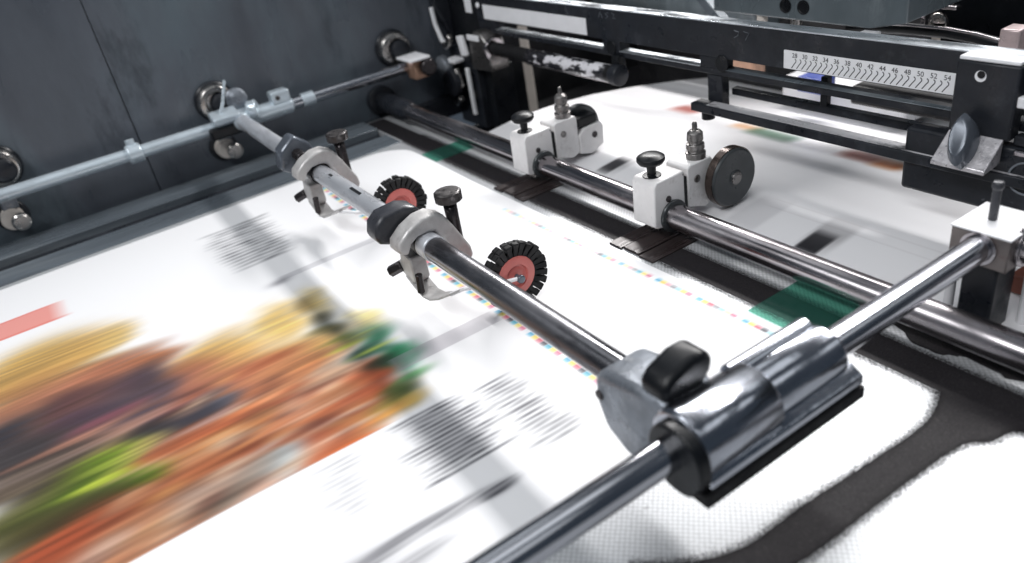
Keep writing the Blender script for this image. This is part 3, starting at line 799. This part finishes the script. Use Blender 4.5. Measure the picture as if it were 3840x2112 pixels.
# ------------------------------------------------------------------ clamps with brush wheels
def brush_wheel(cx, cy, cz, R, parent):
    w = link('wheel', MB().lathe((cx - .8, cy, cz), (1, 0, 0), [(0, 1.0), (0, R * .60), (.66, R * .60), (.72, R * .54), (.74, R * .36), (.52, R * .33), (.5, R * .28), (.62, R * .20), (.64, .1)], 56), 'red', parent, bevel=.02)
    b = MB()
    n = 26
    for k in range(n):
        a = 2 * math.pi * k / n + random.uniform(-.025, .025)
        for side in (-1, 1):
            rd = Vector((0, math.cos(a), math.sin(a)))
            tg = Vector((0, -math.sin(a), math.cos(a)))
            ax = Vector((1, 0, 0))
            c0 = Vector((cx - .45 + .14 * side, cy, cz)) + rd * (R * .585)
            tip = R * random.uniform(.96, 1.03)
            c1 = Vector((cx - .45 + .26 * side + random.uniform(-.04, .04), cy, cz)) + rd * tip + tg * random.uniform(-.04, .04)
            vs = []
            for c, wt, wa in ((c0, .15, .13), (c0.lerp(c1, .62), .20, .19), (c0.lerp(c1, .93), .275, .24), (c1, .20, .19)):
                for i, j in ((-1, -1), (1, -1), (1, 1), (-1, 1)):
                    vs.append(c + tg * wt * i + ax * wa * j)
            fs = [(3, 2, 1, 0), (12, 13, 14, 15)]
            for q in (0, 4, 8):
                for i in range(4):
                    j = (i + 1) % 4
                    fs.append((q + i, q + j, q + 4 + j, q + 4 + i))
            b.add(vs, fs)
    link('brush', b, 'rubber', w, bevel=.03, seg=1)
    link('brush_core', MB().ring((cx - .72, cy, cz), (1, 0, 0), R * .55, R * .72, .5), 'rubber', w, bevel=0)
    link('axle', MB().lathe((cx - .3, cy, cz), (1, 0, 0), [(0, .2), (.55, .2), (.55, .32), (.8, .32), (.86, .25)], 24), 'knobgrey', w)
    return w

def wheel_clamp(x, wx, first, lab):
    """x: middle of the hook; wx: front face of the wheel"""
    t = thing('wheel_clamp', lab, 'wheel clamp', (x, 18.6, 6), 'brush-wheel clamps on the front bar')
    hook = [(16.9, 5.9), (16.2, 6.3), (16.4, 7.0), (17.3, 7.7), (18.4, 8.15), (19.4, 8.2), (20.2, 7.75), (20.8, 6.7), (21.8, 4.6), (21.9, 3.9), (21.4, 3.3), (20.8, 3.4),
            (20.1, 5.0), (19.7, 6.1), (19.25, 6.85), (18.6, 7.0), (17.9, 6.95), (17.3, 6.6)]
    link('hook', MB().prism(hook, 'yz', x - .75, x + .95), 'cast', t, bevel=.22, seg=3, angle=50)
    link('packing', MB().ring((x - 1.1, 18.6, 6), (1, 0, 0), .87, 1.02, 1.6), 'black', t, bevel=.03)
    # wing knob on the near side of the hook
    if first:
        prof = [(-1.7, -.9), (-1.0, -1.4), (1.0, -1.4), (1.7, -.8), (1.4, .5), (.1, 1.6), (-1.3, .6)]
        kc = (x - 3.1, 17.7, 7.6)
    else:
        prof = [(-1.8, -.35), (-1.55, -.8), (-1.0, -1.05), (1.2, -1.0), (1.75, -.5), (1.8, .1), (1.45, .8), (.6, 1.1), (-.9, 1.0), (-1.55, .5)]
        kc = (x - 1.9, 17.5, 7.45)
    kp = [(kc[1] + a * 1.1, kc[2] + b * 1.12) for a, b in prof]
    k = link('wing_knob', MB().prism(kp, 'yz', kc[0] - .95, kc[0] + .95), 'knobgrey' if first else 'knob', t, bevel=.28, seg=3, angle=50)
    link('stem', MB().cyl((kc[0] + .8, kc[1], kc[2]), (x - 1.0, kc[1] + .1, kc[2] - .2), .55), 'screw', k)
    # thumb screw behind the bar
    s = link('thumb_screw', MB().lathe((x + .3, 21.1, 4.9), (0, 0, 1), [(0, .47), (2.2, .47), (3.45, .5), (3.5, .5)], 24), 'screw', t)
    hb = MB()
    vs = []
    hb.lathe((x + .3, 21.1, 8.3), (0, 0, 1), [(0, .62), (.12, 1.0), (.75, 1.02), (.86, .9), (.88, .2)], 14)
    link('head', hb, 'rust', s, bevel=.05, angle=20)
    # jaw, bolts and leaf spring below the bar
    link('jaw', MB().prism([(x - 2.7, 4.0), (x - 2.5, 3.2), (x - .8, 2.6), (x - .2, 3.1), (x - .3, 5.0), (x - 1.9, 5.2), (x - 2.2, 4.3)], 'xz', 17.3, 18.6), 'cast', t, bevel=.15)
    link('bolt', MB().cyl((x - 2.3, 17.4, 3.7), (x - 3.0, 16.6, 3.2), .46, seg=6), 'screw', t)
    link('bolt', MB().cyl((x + .5, 17.4, 4.0), (x + .45, 17.3, 2.5), .28, seg=16), 'screw', t)
    link('leaf_spring', MB().strip([(x - 1.6, 17.9, 3.1), (x - .4, 17.9, 2.6), (x + .6, 17.9, 2.25), (x + 1.6, 18.0, 2.3), (x + 2.8, 18.2, 2.8), (x + 4.2, 18.6, 3.6)], 1.4, .14, (0, 1, 0)), 'cast', t, bevel=.03)
    # wheel and its wire arm
    R = 2.62
    cy = 23.2
    brush_wheel(wx, cy, R + .08, R, t)
    link('arm', MB().tube([(wx + .25, cy, R + .1), (wx + .28, cy - .7, R + .25), (wx + .28, 20.5, 3.3), (wx - .1, 18.9, 3.7), (x + 3.4, 18.3, 3.1)], .15), 'label', t, bevel=0)
    return t
wheel_clamp(-67.1, -60.6, True, 'hook clamp with slate pointed knob, nearer the side panel, its red wheel half hidden')
wheel_clamp(-46.1, -41.6, False, 'hook clamp with black wing knob, red-hubbed brush wheel in full view beside it')

# ------------------------------------------------------------------ white roller blocks on the back bar
def roller_block(x, full, lab):
    t = thing('roller_block', lab, 'roller holder', (x, 37.9, 0), 'white roller blocks on the back bar')
    body = MB().prism([(36.0, 1.5), (36.1, 4.95), (36.4, 5.3), (39.3, 5.3), (39.3, 1.2), (38.2, .75)], 'yz', x - 1.3, x + 1.3)
    link('block', body, 'white', t, bevel=.12)
    link('bush', MB().lathe((x + 1.29, 37.9, 1.95), (1, 0, 0), [(0, 1.35), (.22, 1.35), (.28, 1.25)]), 'disc', t)
    k = link('knob', MB().lathe((x - .1, 37.2, 5.25), (0, 0, 1), [(0, .75), (.12, .75), (.14, .34), (.95, .38), (1.1, .95), (1.35, 1.12), (1.62, 1.1), (1.82, .8), (1.86, .2)], 40), 'black', t, bevel=.03)
    link('set_screw', MB().cyl((x + 1.25, 37.5, 3.55), (x + 1.42, 37.5, 3.55), .26, seg=16), 'screw', t)
    link('slit', MB().box(x - 1.25, x + 1.12, 39.3, 39.72, 1.6, 4.6), 'black', t, bevel=0)
    arm = link('arm', MB().prism([(39.72, 1.9), (39.72, 5.25), (40.1, 5.45), (42.3, 5.45), (42.5, 5.2), (42.5, 1.6), (41.6, 1.3)], 'yz', x - 1.2, x + 1.25), 'white', t, bevel=.1)
    link('screw', MB().lathe((x + 1.24, 40.7, 4.1), (1, 0, 0), [(0, .32), (.1, .32), (.1, .2), (.05, .18), (.05, .05)], 24), 'brass', arm)
    # spindle: ribbed adjusting screw with a pointed top
    sp = MB().lathe((x + .4, 41.5, 5.4), (0, 0, 1), [(0, .78), (.55, .82), (.62, .6), (.8, .6), (.85, .74), (1.25, .72), (1.3, .55), (1.5, .55), (1.55, .66), (2.15, .62), (2.35, .42), (2.4, .22), (2.9, .2), (3.05, .12)], 28)
    link('spindle', sp, 'brass', t, bevel=.03)
    if full:
        d = link('roller', MB().lathe((x + 1.6, 43.6, 3.45), (1, 0, 0), [(0, 2.2), (.1, 2.42), (.85, 2.42), (1.0, 2.3), (1.02, .65), (1.12, .62), (1.12, .3), (1.2, .28)], 64), 'disc', t, bevel=.04)
        link('rim', MB().ring((x + 1.66, 43.6, 3.45), (1, 0, 0), 2.38, 2.50, .7), 'disc_rim', d, bevel=.03)
        link('hub', MB().lathe((x + 2.7, 43.6, 3.45), (1, 0, 0), [(0, .55), (.12, .52), (.14, .38), (.2, .36)], 32), 'brass', d)
        link('tail', MB().prism([(41.9, 1.9), (43.6, .95), (44.2, 1.0), (44.6, 1.5)], 'yz', x + 1.7, x + 2.4), 'disc', d, bevel=.1)
    else:
        link('cheek', MB().prism([(42.52, 1.4), (42.52, 3.3), (43.2, 3.9), (45.3, 4.0), (45.6, 3.5), (45.5, 1.6), (44.0, 1.0)], 'yz', x - .2, x + 1.35), 'white', t, bevel=.12)
        link('fork', MB().box(x - .9, x + 1.2, 42.6, 45.0, 4.05, 4.95), 'black', t, bevel=.1)
        link('screw', MB().lathe((x + 1.34, 44.4, 2.9), (1, 0, 0), [(0, .32), (.1, .32), (.1, .2), (.05, .18), (.05, .05)], 24), 'screw', t)
        link('roller', MB().lathe((x - 1.1, 44.0, 3.3), (1, 0, 0), [(0, 2.2), (.1, 2.42), (.75, 2.42), (.85, 2.3)], 64), 'disc', t, bevel=.04)
        link('tail', MB().prism([(43.2, 1.1), (44.2, .9), (45.4, 1.9), (44.0, 1.9)], 'yz', x - .6, x + .9), 'disc', t, bevel=.08)
    # dark foot plate under the block
    f = MB()
    f.box(x - 1.9, x - .4, 33.7, 39.0, -.02, .16)
    f.box(x - .3, x + 1.5, 33.9, 39.0, -.02, .22)
    f.box(x + 1.6, x + 3.2, 33.8, 39.0, -.02, .14)
    link('foot_plate', f, 'brown', t, bevel=.04)
roller_block(-60.2, False, 'white roller block farther along the bar, with two screws and its disc hidden')
roller_block(-42.4, True, 'white roller block with a large dark disc roller facing the camera')

# ------------------------------------------------------------------ big clamp on the near rod
t = thing('rod_coupling', 'large grey metal clamp with a black knob joining front bar and polished rod', 'clamp', (-18.6, 20, 3))
rx, rz = -18.6, 6.3
link('sleeve', MB().lathe((rx, 16.7, rz), (0, 1, 0), [(0, 1.6), (.2, 1.78), (4.6, 1.78), (4.85, 1.6)], 64), 'sleeve', t)
link('sleeve', MB().lathe((rx, 21.56, rz), (0, 1, 0), [(0, 1.3), (.15, 1.4), (4.7, 1.4), (4.9, 1.2), (4.9, .85)], 64), 'sleeve', t)
link('rib', MB().cyl((rx - 1.0, 20.9, rz + .9), (rx - 1.0, 26.2, rz + .9), .6), 'sleeve', t)
oval = []
for k in range(40):
    a = 2 * math.pi * k / 40
    oval.append((rx + .12 + 1.45 * math.cos(a) + (.35 if math.cos(a) > 0 else 0), rz - .25 + 1.75 * math.sin(a)))
link('end_cap_or_shade', MB().prism(oval, 'xz', 16.1, 16.8), 'black', t, bevel=.12)  # black face; shade on the sleeve's front end put into the colour
link('rail_plate', MB().prism([(rx - 1.0, 4.75), (rx + 1.6, 4.75), (rx + 1.8, 4.95), (rx + 1.8, 5.4), (rx + 1.1, 5.85), (rx - 1.0, 6.3)], 'xz', 16.8, 27.0), 'sleeve', t, bevel=.1)
link('rubber_strip', MB().box(rx - 1.0, rx + 1.85, 16.5, 27.1, 4.05, 4.74), 'rubber', t, bevel=.08)
boss = [(-24.9, 6.6), (-24.9, 5.0), (-24.3, 3.5), (-22.6, 2.6), (-19.8, 3.6), (-19.2, 7.2), (-20.2, 7.7), (-22.3, 7.4), (-24.3, 7.0)]
link('boss', MB().prism(boss, 'xz', 17.0, 20.2), 'castgrey', t, bevel=.5, seg=4, angle=60)
k = link('wing_knob', MB().prism([(17.2, 7.5), (17.1, 8.2), (17.6, 8.7), (18.8, 9.15), (19.8, 9.15), (20.3, 8.6), (20.1, 7.9), (19.4, 7.3), (18.1, 7.1)], 'yz', -21.5, -19.8), 'black', t, bevel=.35, seg=4, angle=60)
link('stem', MB().cyl((-20.8, 18.7, 6.9), (-20.8, 18.8, 7.9), .7), 'screw', k)
link('plate_screw', MB().cyl((-24.4, 17.05, 5.6), (-24.4, 16.9, 5.6), .28), 'screw', t)

# ------------------------------------------------------------------ right post block
t = thing('post_block', 'square steel block on a dark post holding the far end of the polished rod', 'post', (-19, 41, 0))
link('block', MB().box(-20.2, -17.0, 39.5, 43.0, 5.2, 7.2), 'postgrey', t, bevel=.08)
link('top_plate', MB().box(-20.25, -16.95, 39.45, 43.05, 7.21, 7.32), 'label', t, bevel=.03)
link('rim', MB().ring((-18.6, 39.5, 6.3), (0, -1, 0), .8, 1.0, .12), 'steel', t, bevel=.02)
link('pin', MB().lathe((-18.9, 41.2, 7.3), (0, 0, 1), [(0, .24), (1.9, .24), (2.0, .32), (2.3, .3), (2.35, .2)], 20), 'knob', t)
link('post', MB().box(-19.5, -17.6, 40.0, 42.2, 0, 5.4), 'dark', t, bevel=.15)
link('tie_bolt', MB().cyl((-20.2, 40.4, 0), (-20.2, 40.4, 5.4), .28), 'label', t)
link('tie_bolt', MB().cyl((-16.9, 42.4, 0), (-16.9, 42.4, 5.4), .28), 'label', t)
link('side_shaft', MB().lathe((-17.2, 41.2, 6.3), (1, 0, 0), [(0, 1.2), (.4, 1.2), (.4, .95), (6, .95)]), 'steel', t)
tag(link('stop_box', MB().box(-18.9, -15, 44.6, 47, 0.95, 2.2), 'brick', bevel=.1), 'small red-brown box behind the post at the right edge', 'box')

# ------------------------------------------------------------------ ruled beam across the machine
def text(s, size, loc, parent, name='numeral', material='ink'):
    cu = bpy.data.curves.new(name, 'FONT')
    cu.body = s
    cu.size = size * U
    cu.align_x = 'CENTER'
    cu.extrude = 0.004 * U
    cu.materials.append(MT[material])
    o = bpy.data.objects.new(name, cu)
    col.objects.link(o)
    o.parent = parent
    o.location = Vector(loc) * U - origin_of(parent)
    o.rotation_euler = (math.radians(90), 0, 0)
    return o

t = thing('ruled_beam', 'long dark slotted beam with a blank white strip and a numbered white scale', 'beam', (-50, 50, 9))
B = MB()
B.box(-88, 10, 50, 51.3, 10.45, 13.45)
B.box(-88, 10, 50, 51.3, 8.9, 9.45)
for xa, xb in ((-88, -84.0), (-63.2, -60.6), (-49.6, -46.9), (-26.3, -24.2)):
    B.box(xa, xb, 50.0, 51.3, 9.45, 10.45)
link('plate', B, 'dark', t, bevel=.05)
link('top_edge', MB().box(-88, 10, 49.97, 51.33, 13.46, 13.58), 'beam_edge', t, bevel=.03)
S = MB()
S.box(-84.0, -63.2, 49.9, 51.2, 9.46, 9.53)
S.box(-60.6, -49.6, 49.9, 51.2, 9.46, 9.53)
link('lit_lip', S, 'beam_edge', t, bevel=.02)  # pale plates paint in the light caught on the slot floors
link('lit_lip', MB().box(-46.9, -26.3, 49.9, 50.5, 9.46, 9.52), 'ledge', t, bevel=.02)
link('hole', MB().cyl((-61.9, 49.9, 9.7), (-61.9, 50.02, 9.7), .75), 'black', t, bevel=.05)
link('hole', MB().cyl((-47.0, 49.9, 10.0), (-47.0, 50.02, 10.0), .75), 'black', t, bevel=.05)
link('blank_strip', MB().box(-86.3, -65.6, 49.88, 50, 10.62, 12.35), 'label', t, bevel=.03)
link('strip_rivet', MB().lathe((-87.3, 49.9, 12.2), (0, -1, 0), [(0, .4), (.2, .3), (.25, .1)], 20), 'label', t)
r = link('scale', MB().box(-40.4, -26.4, 49.88, 50, 10.55, 12.0), 'label', t, bevel=.02)
tk = MB()
for i in range(27):
    x = -39.35 + i * .468
    pts = [(x + .02, 11.42), (x + .14, 11.32), (x + .13, 11.18), (x - .02, 11.0), (x - .26, 10.66)]
    for (xa, za), (xb, zb) in zip(pts[:-1], pts[1:]):
        d = Vector((xb - xa, 0, zb - za)); nrm = Vector((-d.z, 0, d.x)).normalized() * .035
        a = Vector((xa, 49.868, za)); b_ = Vector((xb, 49.868, zb))
        tk.add([a + nrm, a - nrm, b_ - nrm, b_ + nrm], [(0, 1, 2, 3)])
link('tick_marks', tk, 'ink', r, bevel=0, smooth=False)
for i in range(14):
    text(str(28 + 2 * i), .50, (-39.35 + i * .936, 49.866, 11.50), r)
mk = MB()
for (x0, z0, pts) in ((-63.5, 12.6, ((0, 0), (.3, .6), (.6, 0))), (-62.4, 12.6, ((.5, .6), (0, .5), (.4, .2), (0, 0))), (-61.4, 12.7, ((0, .5), (.4, .4), (.1, 0), (.6, 0))),
                      (-45.6, 12.4, ((.0, .6), (.5, .5), (.4, .2), (0, 0))), (-44.6, 12.4, ((0, .6), (.6, .5), (.2, -.1)))):
    mk.tube([(x0 + a, 49.995, z0 + b) for a, b in pts], .03, 6)
link('faded_mark', mk, 'castgrey', t, bevel=0)

# hangers and rails below the beam
t = thing('lower_rail', 'flat black rail with a reflection painted white on top hung under the numbered scale', 'rail', (-36, 49.5, 6))
link('bar', MB().box(-49.6, 10, 48.6, 50.0, 5.75, 6.5), 'dark', t, bevel=.08)
link('reflection_top', MB().box(-47.8, 10, 48.75, 49.85, 6.5, 6.55), 'white_reflection', t, bevel=.02)  # white layer painting in the reflection along the rail
link('back_bar', MB().box(-47.6, 10, 51.8, 52.5, 6.6, 7.25), 'dark', t, bevel=.06)
link('hanger', MB().box(-48.9, -47.2, 50.1, 51.1, 5.9, 8.9), 'dark', t, bevel=.1)
link('hanger', MB().box(-38.3, -37.7, 51.8, 52.4, 7.2, 9.6), 'dark', t, bevel=.05)
link('foot', MB().cyl((-48.2, 49.4, 5.0), (-48.2, 49.4, 5.75), .6), 'black', t)

t = thing('feed_roller', 'short dark roller with a sleeve of painted white highlight flakes hung under the blank strip', 'roller', (-72, 49.5, 7.3))
link('shaft', MB().cyl((-84.2, 49.2, 7.35), (-60.0, 49.2, 7.35), .82, seg=48), 'rubber', t)
link('sleeve', MB().lathe((-76.0, 49.2, 7.35), (1, 0, 0), [(0, .83), (.05, .86), (14.2, .86), (14.3, .83)], 48), mat('highlight_flakes', (.02, .02, .024, 1), .25, 0, .2, 60, (.5, 1, 1), .3, stains=[((.7, .69, .72, 1), 1.0, 70, .52, .56)]), t, bevel=.02)  # white flakes put the highlights on the roller into the colour
link('end_cap_or_shade', MB().lathe((-60.9, 49.2, 7.35), (1, 0, 0), [(0, .95), (.1, 1.05), (1.1, 1.05), (1.2, .9)]), 'dark', t)
link('hanger', MB().box(-61.4, -60.2, 49.4, 50.4, 7.8, 9.2), 'black', t, bevel=.1)
link('reflection_line', MB().cyl((-78, 49.9, 6.1), (-62, 49.9, 6.1), .14), 'steel', t)  # thin steel line standing for the reflection under the roller

# bearing holding the roller end
t = thing('bearing_bracket', 'worn grey bearing bracket on a black post at the near end of the short roller', 'bearing', (-86, 49, 0))
link('housing', MB().prism([(-88.6, 4.4), (-88.2, 8.6), (-86.8, 9.4), (-85.2, 9.2), (-84.2, 8.2), (-83.6, 6.0), (-83.9, 4.6)], 'xz', 48.2, 51), 'brass', t, bevel=.2)
link('race', MB().ring((-84.2, 49.2, 7.3), (1, 0, -.1), .84, 1.45, .5), 'steel', t, bevel=.06)
link('post', MB().box(-90.2, -86.4, 49.6, 53.0, -4, 4.4), 'black', t, bevel=.1)
link('cap', MB().box(-88.2, -85.4, 47.9, 48.2, 8.3, 9.0), 'label', t, bevel=.08)
link('guide_strip', MB().box(-90.2, -89.5, 47.9, 48.3, -2, 4.4), 'label', t, bevel=.08)

t = thing('frame_upright', 'black machine upright with bright levers and bolts at the corner of side panel and beam', 'machine frame', (-92, 52, 0))
link('column', MB().box(-96.9, -88.4, 50.2, 56, -5, 30), 'black', t, bevel=.2)
link('side_cheek', MB().prism([(46.5, 30), (48.0, 12), (50.2, 6.5), (50.2, 30)], 'yz', -96.95, -95.4), 'dark', t, bevel=.2)
link('lever', MB().strip([(-96.4, 47.9, 11.8), (-96.2, 47.9, 9.6), (-95.2, 47.9, 7.7), (-94.0, 47.9, 6.6)], .5, .5, (0, 1, 0)), 'label', t, bevel=.1)
link('lever', MB().strip([(-94.6, 47.8, 7.0), (-93.4, 47.8, 7.2), (-92.4, 47.8, 8.4)], .7, .8, (0, 1, 0)), 'chrome', t, bevel=.15)
link('link_arm', MB().obox((-89.6, 47.9, 7.4), (1, 0, .15), (0, 1, 0), (-.25, 0, 1), 1.3, .6, 2.6), 'label', t, bevel=.12)
link('knuckle', MB().lathe((-94.3, 47.4, 4.2), (0, -1, 0), [(0, 1.6), (.8, 1.6), (1.1, 1.2)], 28), 'castgrey', t)
link('knuckle', MB().lathe((-92.6, 47.4, 2.4), (0, -1, 0), [(0, 1.9), (.8, 1.9), (1.1, 1.4)], 28), 'dark', t)
link('tab', MB().box(-93.9, -91.5, 47.2, 48.8, 4.9, 5.4), 'label', t, bevel=.1)
link('tab', MB().obox((-91.4, 47.4, 3.0), (1, 0, .3), (0, 1, 0), (-.3, 0, 1), .8, .7, 2.6), 'chrome', t, bevel=.15)
link('tab', MB().obox((-92.8, 47.6, -.4), (1, 0, .6), (0, 1, 0), (-.6, 0, 1), 2.0, .8, .8), 'chrome', t, bevel=.15)
link('window', MB().box(-91.0, -89.4, 50.0, 50.19, 11.0, 12.8), 'label', t, bevel=.1)
link('cross_plate', MB().box(-95.2, -88.6, 48.8, 50.2, -4, 6.6), 'dark', t, bevel=.1)

# slider with knob at the right end of the scale
t = thing('beam_slider', 'dark sliding bracket with a slanted silver face and oval knob, over the scale end', 'slider', (-25, 49, 4))
link('plate', MB().box(-26.1, -22.2, 48.7, 49.86, 8.6, 13.35), 'dark', t, bevel=.15)
link('top_lip', MB().box(-26.0, -22.3, 48.75, 50.0, 13.37, 13.62), 'label', t, bevel=.08)
link('hole', MB().lathe((-24.5, 48.72, 12.5), (0, -1, 0), [(0, .36), (.03, .36), (.03, .05)], 24), 'label', t, bevel=0)
link('hole', MB().lathe((-24.45, 48.66, 12.62), (0, -1, 0), [(0, .24), (.03, .24), (.03, .05)], 24), 'black', t, bevel=0)
link('slanted_face', MB().prism([(48.7, 8.75), (48.7, 7.1), (46.9, 6.9), (46.9, 7.15)], 'yz', -26.0, -22.5), 'slant', t, bevel=.06)
kn = MB()
prof = []
kn.lathe((-24.95, 48.3, 7.6), (.12, -.75, .55), [(0, .9), (.3, 1.0), (1.1, .95), (1.6, .6), (1.75, .2)], 40)
cx, cy, cz = -24.4, 47.6, 8.55
ring2 = []
for k in range(48):
    a = 2 * math.pi * k / 48
    ring2.append((math.copysign(abs(math.cos(a)) ** .9, math.cos(a)) * 1.75, math.copysign(abs(math.sin(a)) ** 1.3, math.sin(a)) * .72))
kk = MB()
axis_l = Vector((.25, -.55, -.80)).normalized()
axis_n = Vector((.0, -.80, .58)).normalized()
axis_w = axis_l.cross(axis_n).normalized()
vs = []
for off, sc in ((-.7, 1.0), (.55, 1.0), (.95, .72)):
    for a, b_ in ring2:
        vs.append(Vector((cx, cy, cz)) + axis_l * a * sc + axis_w * b_ * sc + axis_n * off)
fs = [tuple(range(47, -1, -1)), tuple(96 + k for k in range(48))]
for i in (0, 1):
    for k in range(48):
        k2 = (k + 1) % 48
        fs.append((i * 48 + k, i * 48 + k2, (i + 1) * 48 + k2, (i + 1) * 48 + k))
kk.add(vs, fs)
link('oval_knob', kk, 'knobgrey', t, bevel=.05, angle=50)
link('skirt', MB().box(-29.1, -15, 48.9, 50.0, 3.6, 8.2), 'dark', t, bevel=.25, seg=3)
link('side_arm', MB().box(-22.2, -14, 49.2, 50.0, 8.25, 8.9), 'dark', t, bevel=.1)
link('side_clip', MB().box(-22.2, -21.4, 48.8, 49.4, 10.8, 11.5), 'label', t, bevel=.1)
link('side_clip', MB().box(-21.9, -14, 48.8, 49.3, 7.75, 8.15), 'steel', t, bevel=.1)
link('cam_disc', MB().ring((-20.9, 48.88, 6.4), (0, -1, 0), 1.0, 1.12, .05), 'castgrey', t, bevel=.01)

# ------------------------------------------------------------------ things behind the beam
t = thing('control_box', 'grey metal box with two round holes above the middle of the beam', 'box', (-45, 62, 11.8))
link('case', MB().prism([(-55.5, 11.9), (-38.6, 11.75), (-35.4, 12.4), (-35.4, 26), (-55.5, 26)], 'xz', 58, 67), 'box', t, bevel=.15)
for x in (-46.9, -45.0):
    h = link('hole', MB().lathe((x, 57.99, 13.0), (0, -1, 0), [(0, .62), (.05, .62), (.06, .5), (.02, .46), (.02, .05)], 28), 'black', t, bevel=0)
link('bolt', MB().cyl((-50.0, 58.6, 11.0), (-50.0, 58.6, 11.9), .5), 'beige', t)
link('bolt', MB().cyl((-46.2, 58.6, 11.0), (-46.2, 58.6, 11.9), .5), 'chrome', t)
link('bolt', MB().box(-39.3, -37.8, 57.2, 58.6, 10.6, 11.5), 'label', t, bevel=.1)

tag(link('rear_wall', MB().box(-97, 12, 92, 93, -8, 33), 'black', bevel=0), 'black back wall of the machine behind the beam and the grey box', 'machine panel')
tag(link('guide_pillar', MB().box(-30.8, -29.3, 63, 64.8, -2, 11.2), 'pink', bevel=.15), 'pinkish worn upright pillar at the top right corner', 'pillar')
t = thing('curved_guide', 'shiny curved black guide rod in the dark recess right of the grey box', 'guide', (-40, 64, 8))
link('tube', MB().tube([(-46, 66, 9.1), (-43, 66, 9.45), (-40, 66, 9.6), (-36.5, 66, 9.6), (-34, 66, 9.4), (-31.5, 66, 9.0), (-28, 66, 8.2)], .5, 24), 'black', t, bevel=0)
link('highlight_edge', MB().tube([(-45.5, 65.7, 9.55), (-43, 65.7, 9.85), (-40, 65.7, 10.0), (-36.5, 65.7, 10.0), (-34, 65.7, 9.8), (-31.5, 65.7, 9.4), (-28, 65.7, 8.6)], .14, 12), 'steel', t, bevel=0)  # thin bright tube painting in the highlight along the rod
t = thing('hinge_bracket', 'small bare metal bracket with a bolt at the right end of the grey box', 'bracket', (-36, 66, 9))
link('arm', MB().box(-39.6, -36.6, 67, 67.8, 11.2, 11.5), 'steel', t, bevel=.08)
link('arm', MB().box(-39.6, -39.2, 67, 67.8, 8.9, 11.2), 'steel', t, bevel=.08)
link('bolt', MB().lathe((-37.8, 66.9, 10.2), (0, -1, 0), [(0, .8), (.4, .8), (.5, .6)], 24), 'chrome', t)
link('stud', MB().cyl((-38.1, 67.2, 8.4), (-38.1, 67.2, 9.3), .35), 'beige', t)
tag(link('slanted_lever', MB().prism([(-66.2, 13), (-64.6, 13), (-59.4, 8.6), (-61.0, 8.6)], 'xz', 64, 65.2), 'ledge', bevel=.1), 'pale slanted metal lever left of the grey box behind the beam', 'lever')
tag(link('cross_shaft', MB().cyl((-92, 74, 8), (-62, 74, 8), 2.6), 'box', bevel=.1), 'grey-green roller lying in shadow behind the blank strip', 'roller')
tag(link('beige_post', MB().box(-96.9, -91.6, 57.6, 59.5, -8, 12.0), 'beige', bevel=.2), 'beige upright panel seen through the slot beside the black post', 'panel')
tag(link('blue_block', MB().box(-52.5, -49.2, 67, 69, 1.6, 3.2), 'blue', bevel=.15), 'small dark blue block seen through the slot under the scale', 'block')
tag(link('tan_block', MB().box(-61.5, -57.4, 66, 68, 2.6, 5.4), 'copper', bevel=.3), 'tan metal block seen at the left end of the scale slot', 'block')
tag(link('white_cover', MB().box(-57, -42, 70, 78, -1.5, 1.8), 'label', bevel=.5), 'white cover plate seen through the slot under the scale', 'cover')
tag(link('dark_manifold', MB().box(-43, -30, 62.5, 64.5, 3.2, 5.0), 'shade', bevel=.3), 'bar painted shade-dark under the right half of the scale', 'bar')
tag(link('shadow_box', MB().box(-90.5, -45, 78, 80, -8, 9.5), 'shade', bevel=.3), 'machine body painted shade-dark under the short roller', 'machine body')
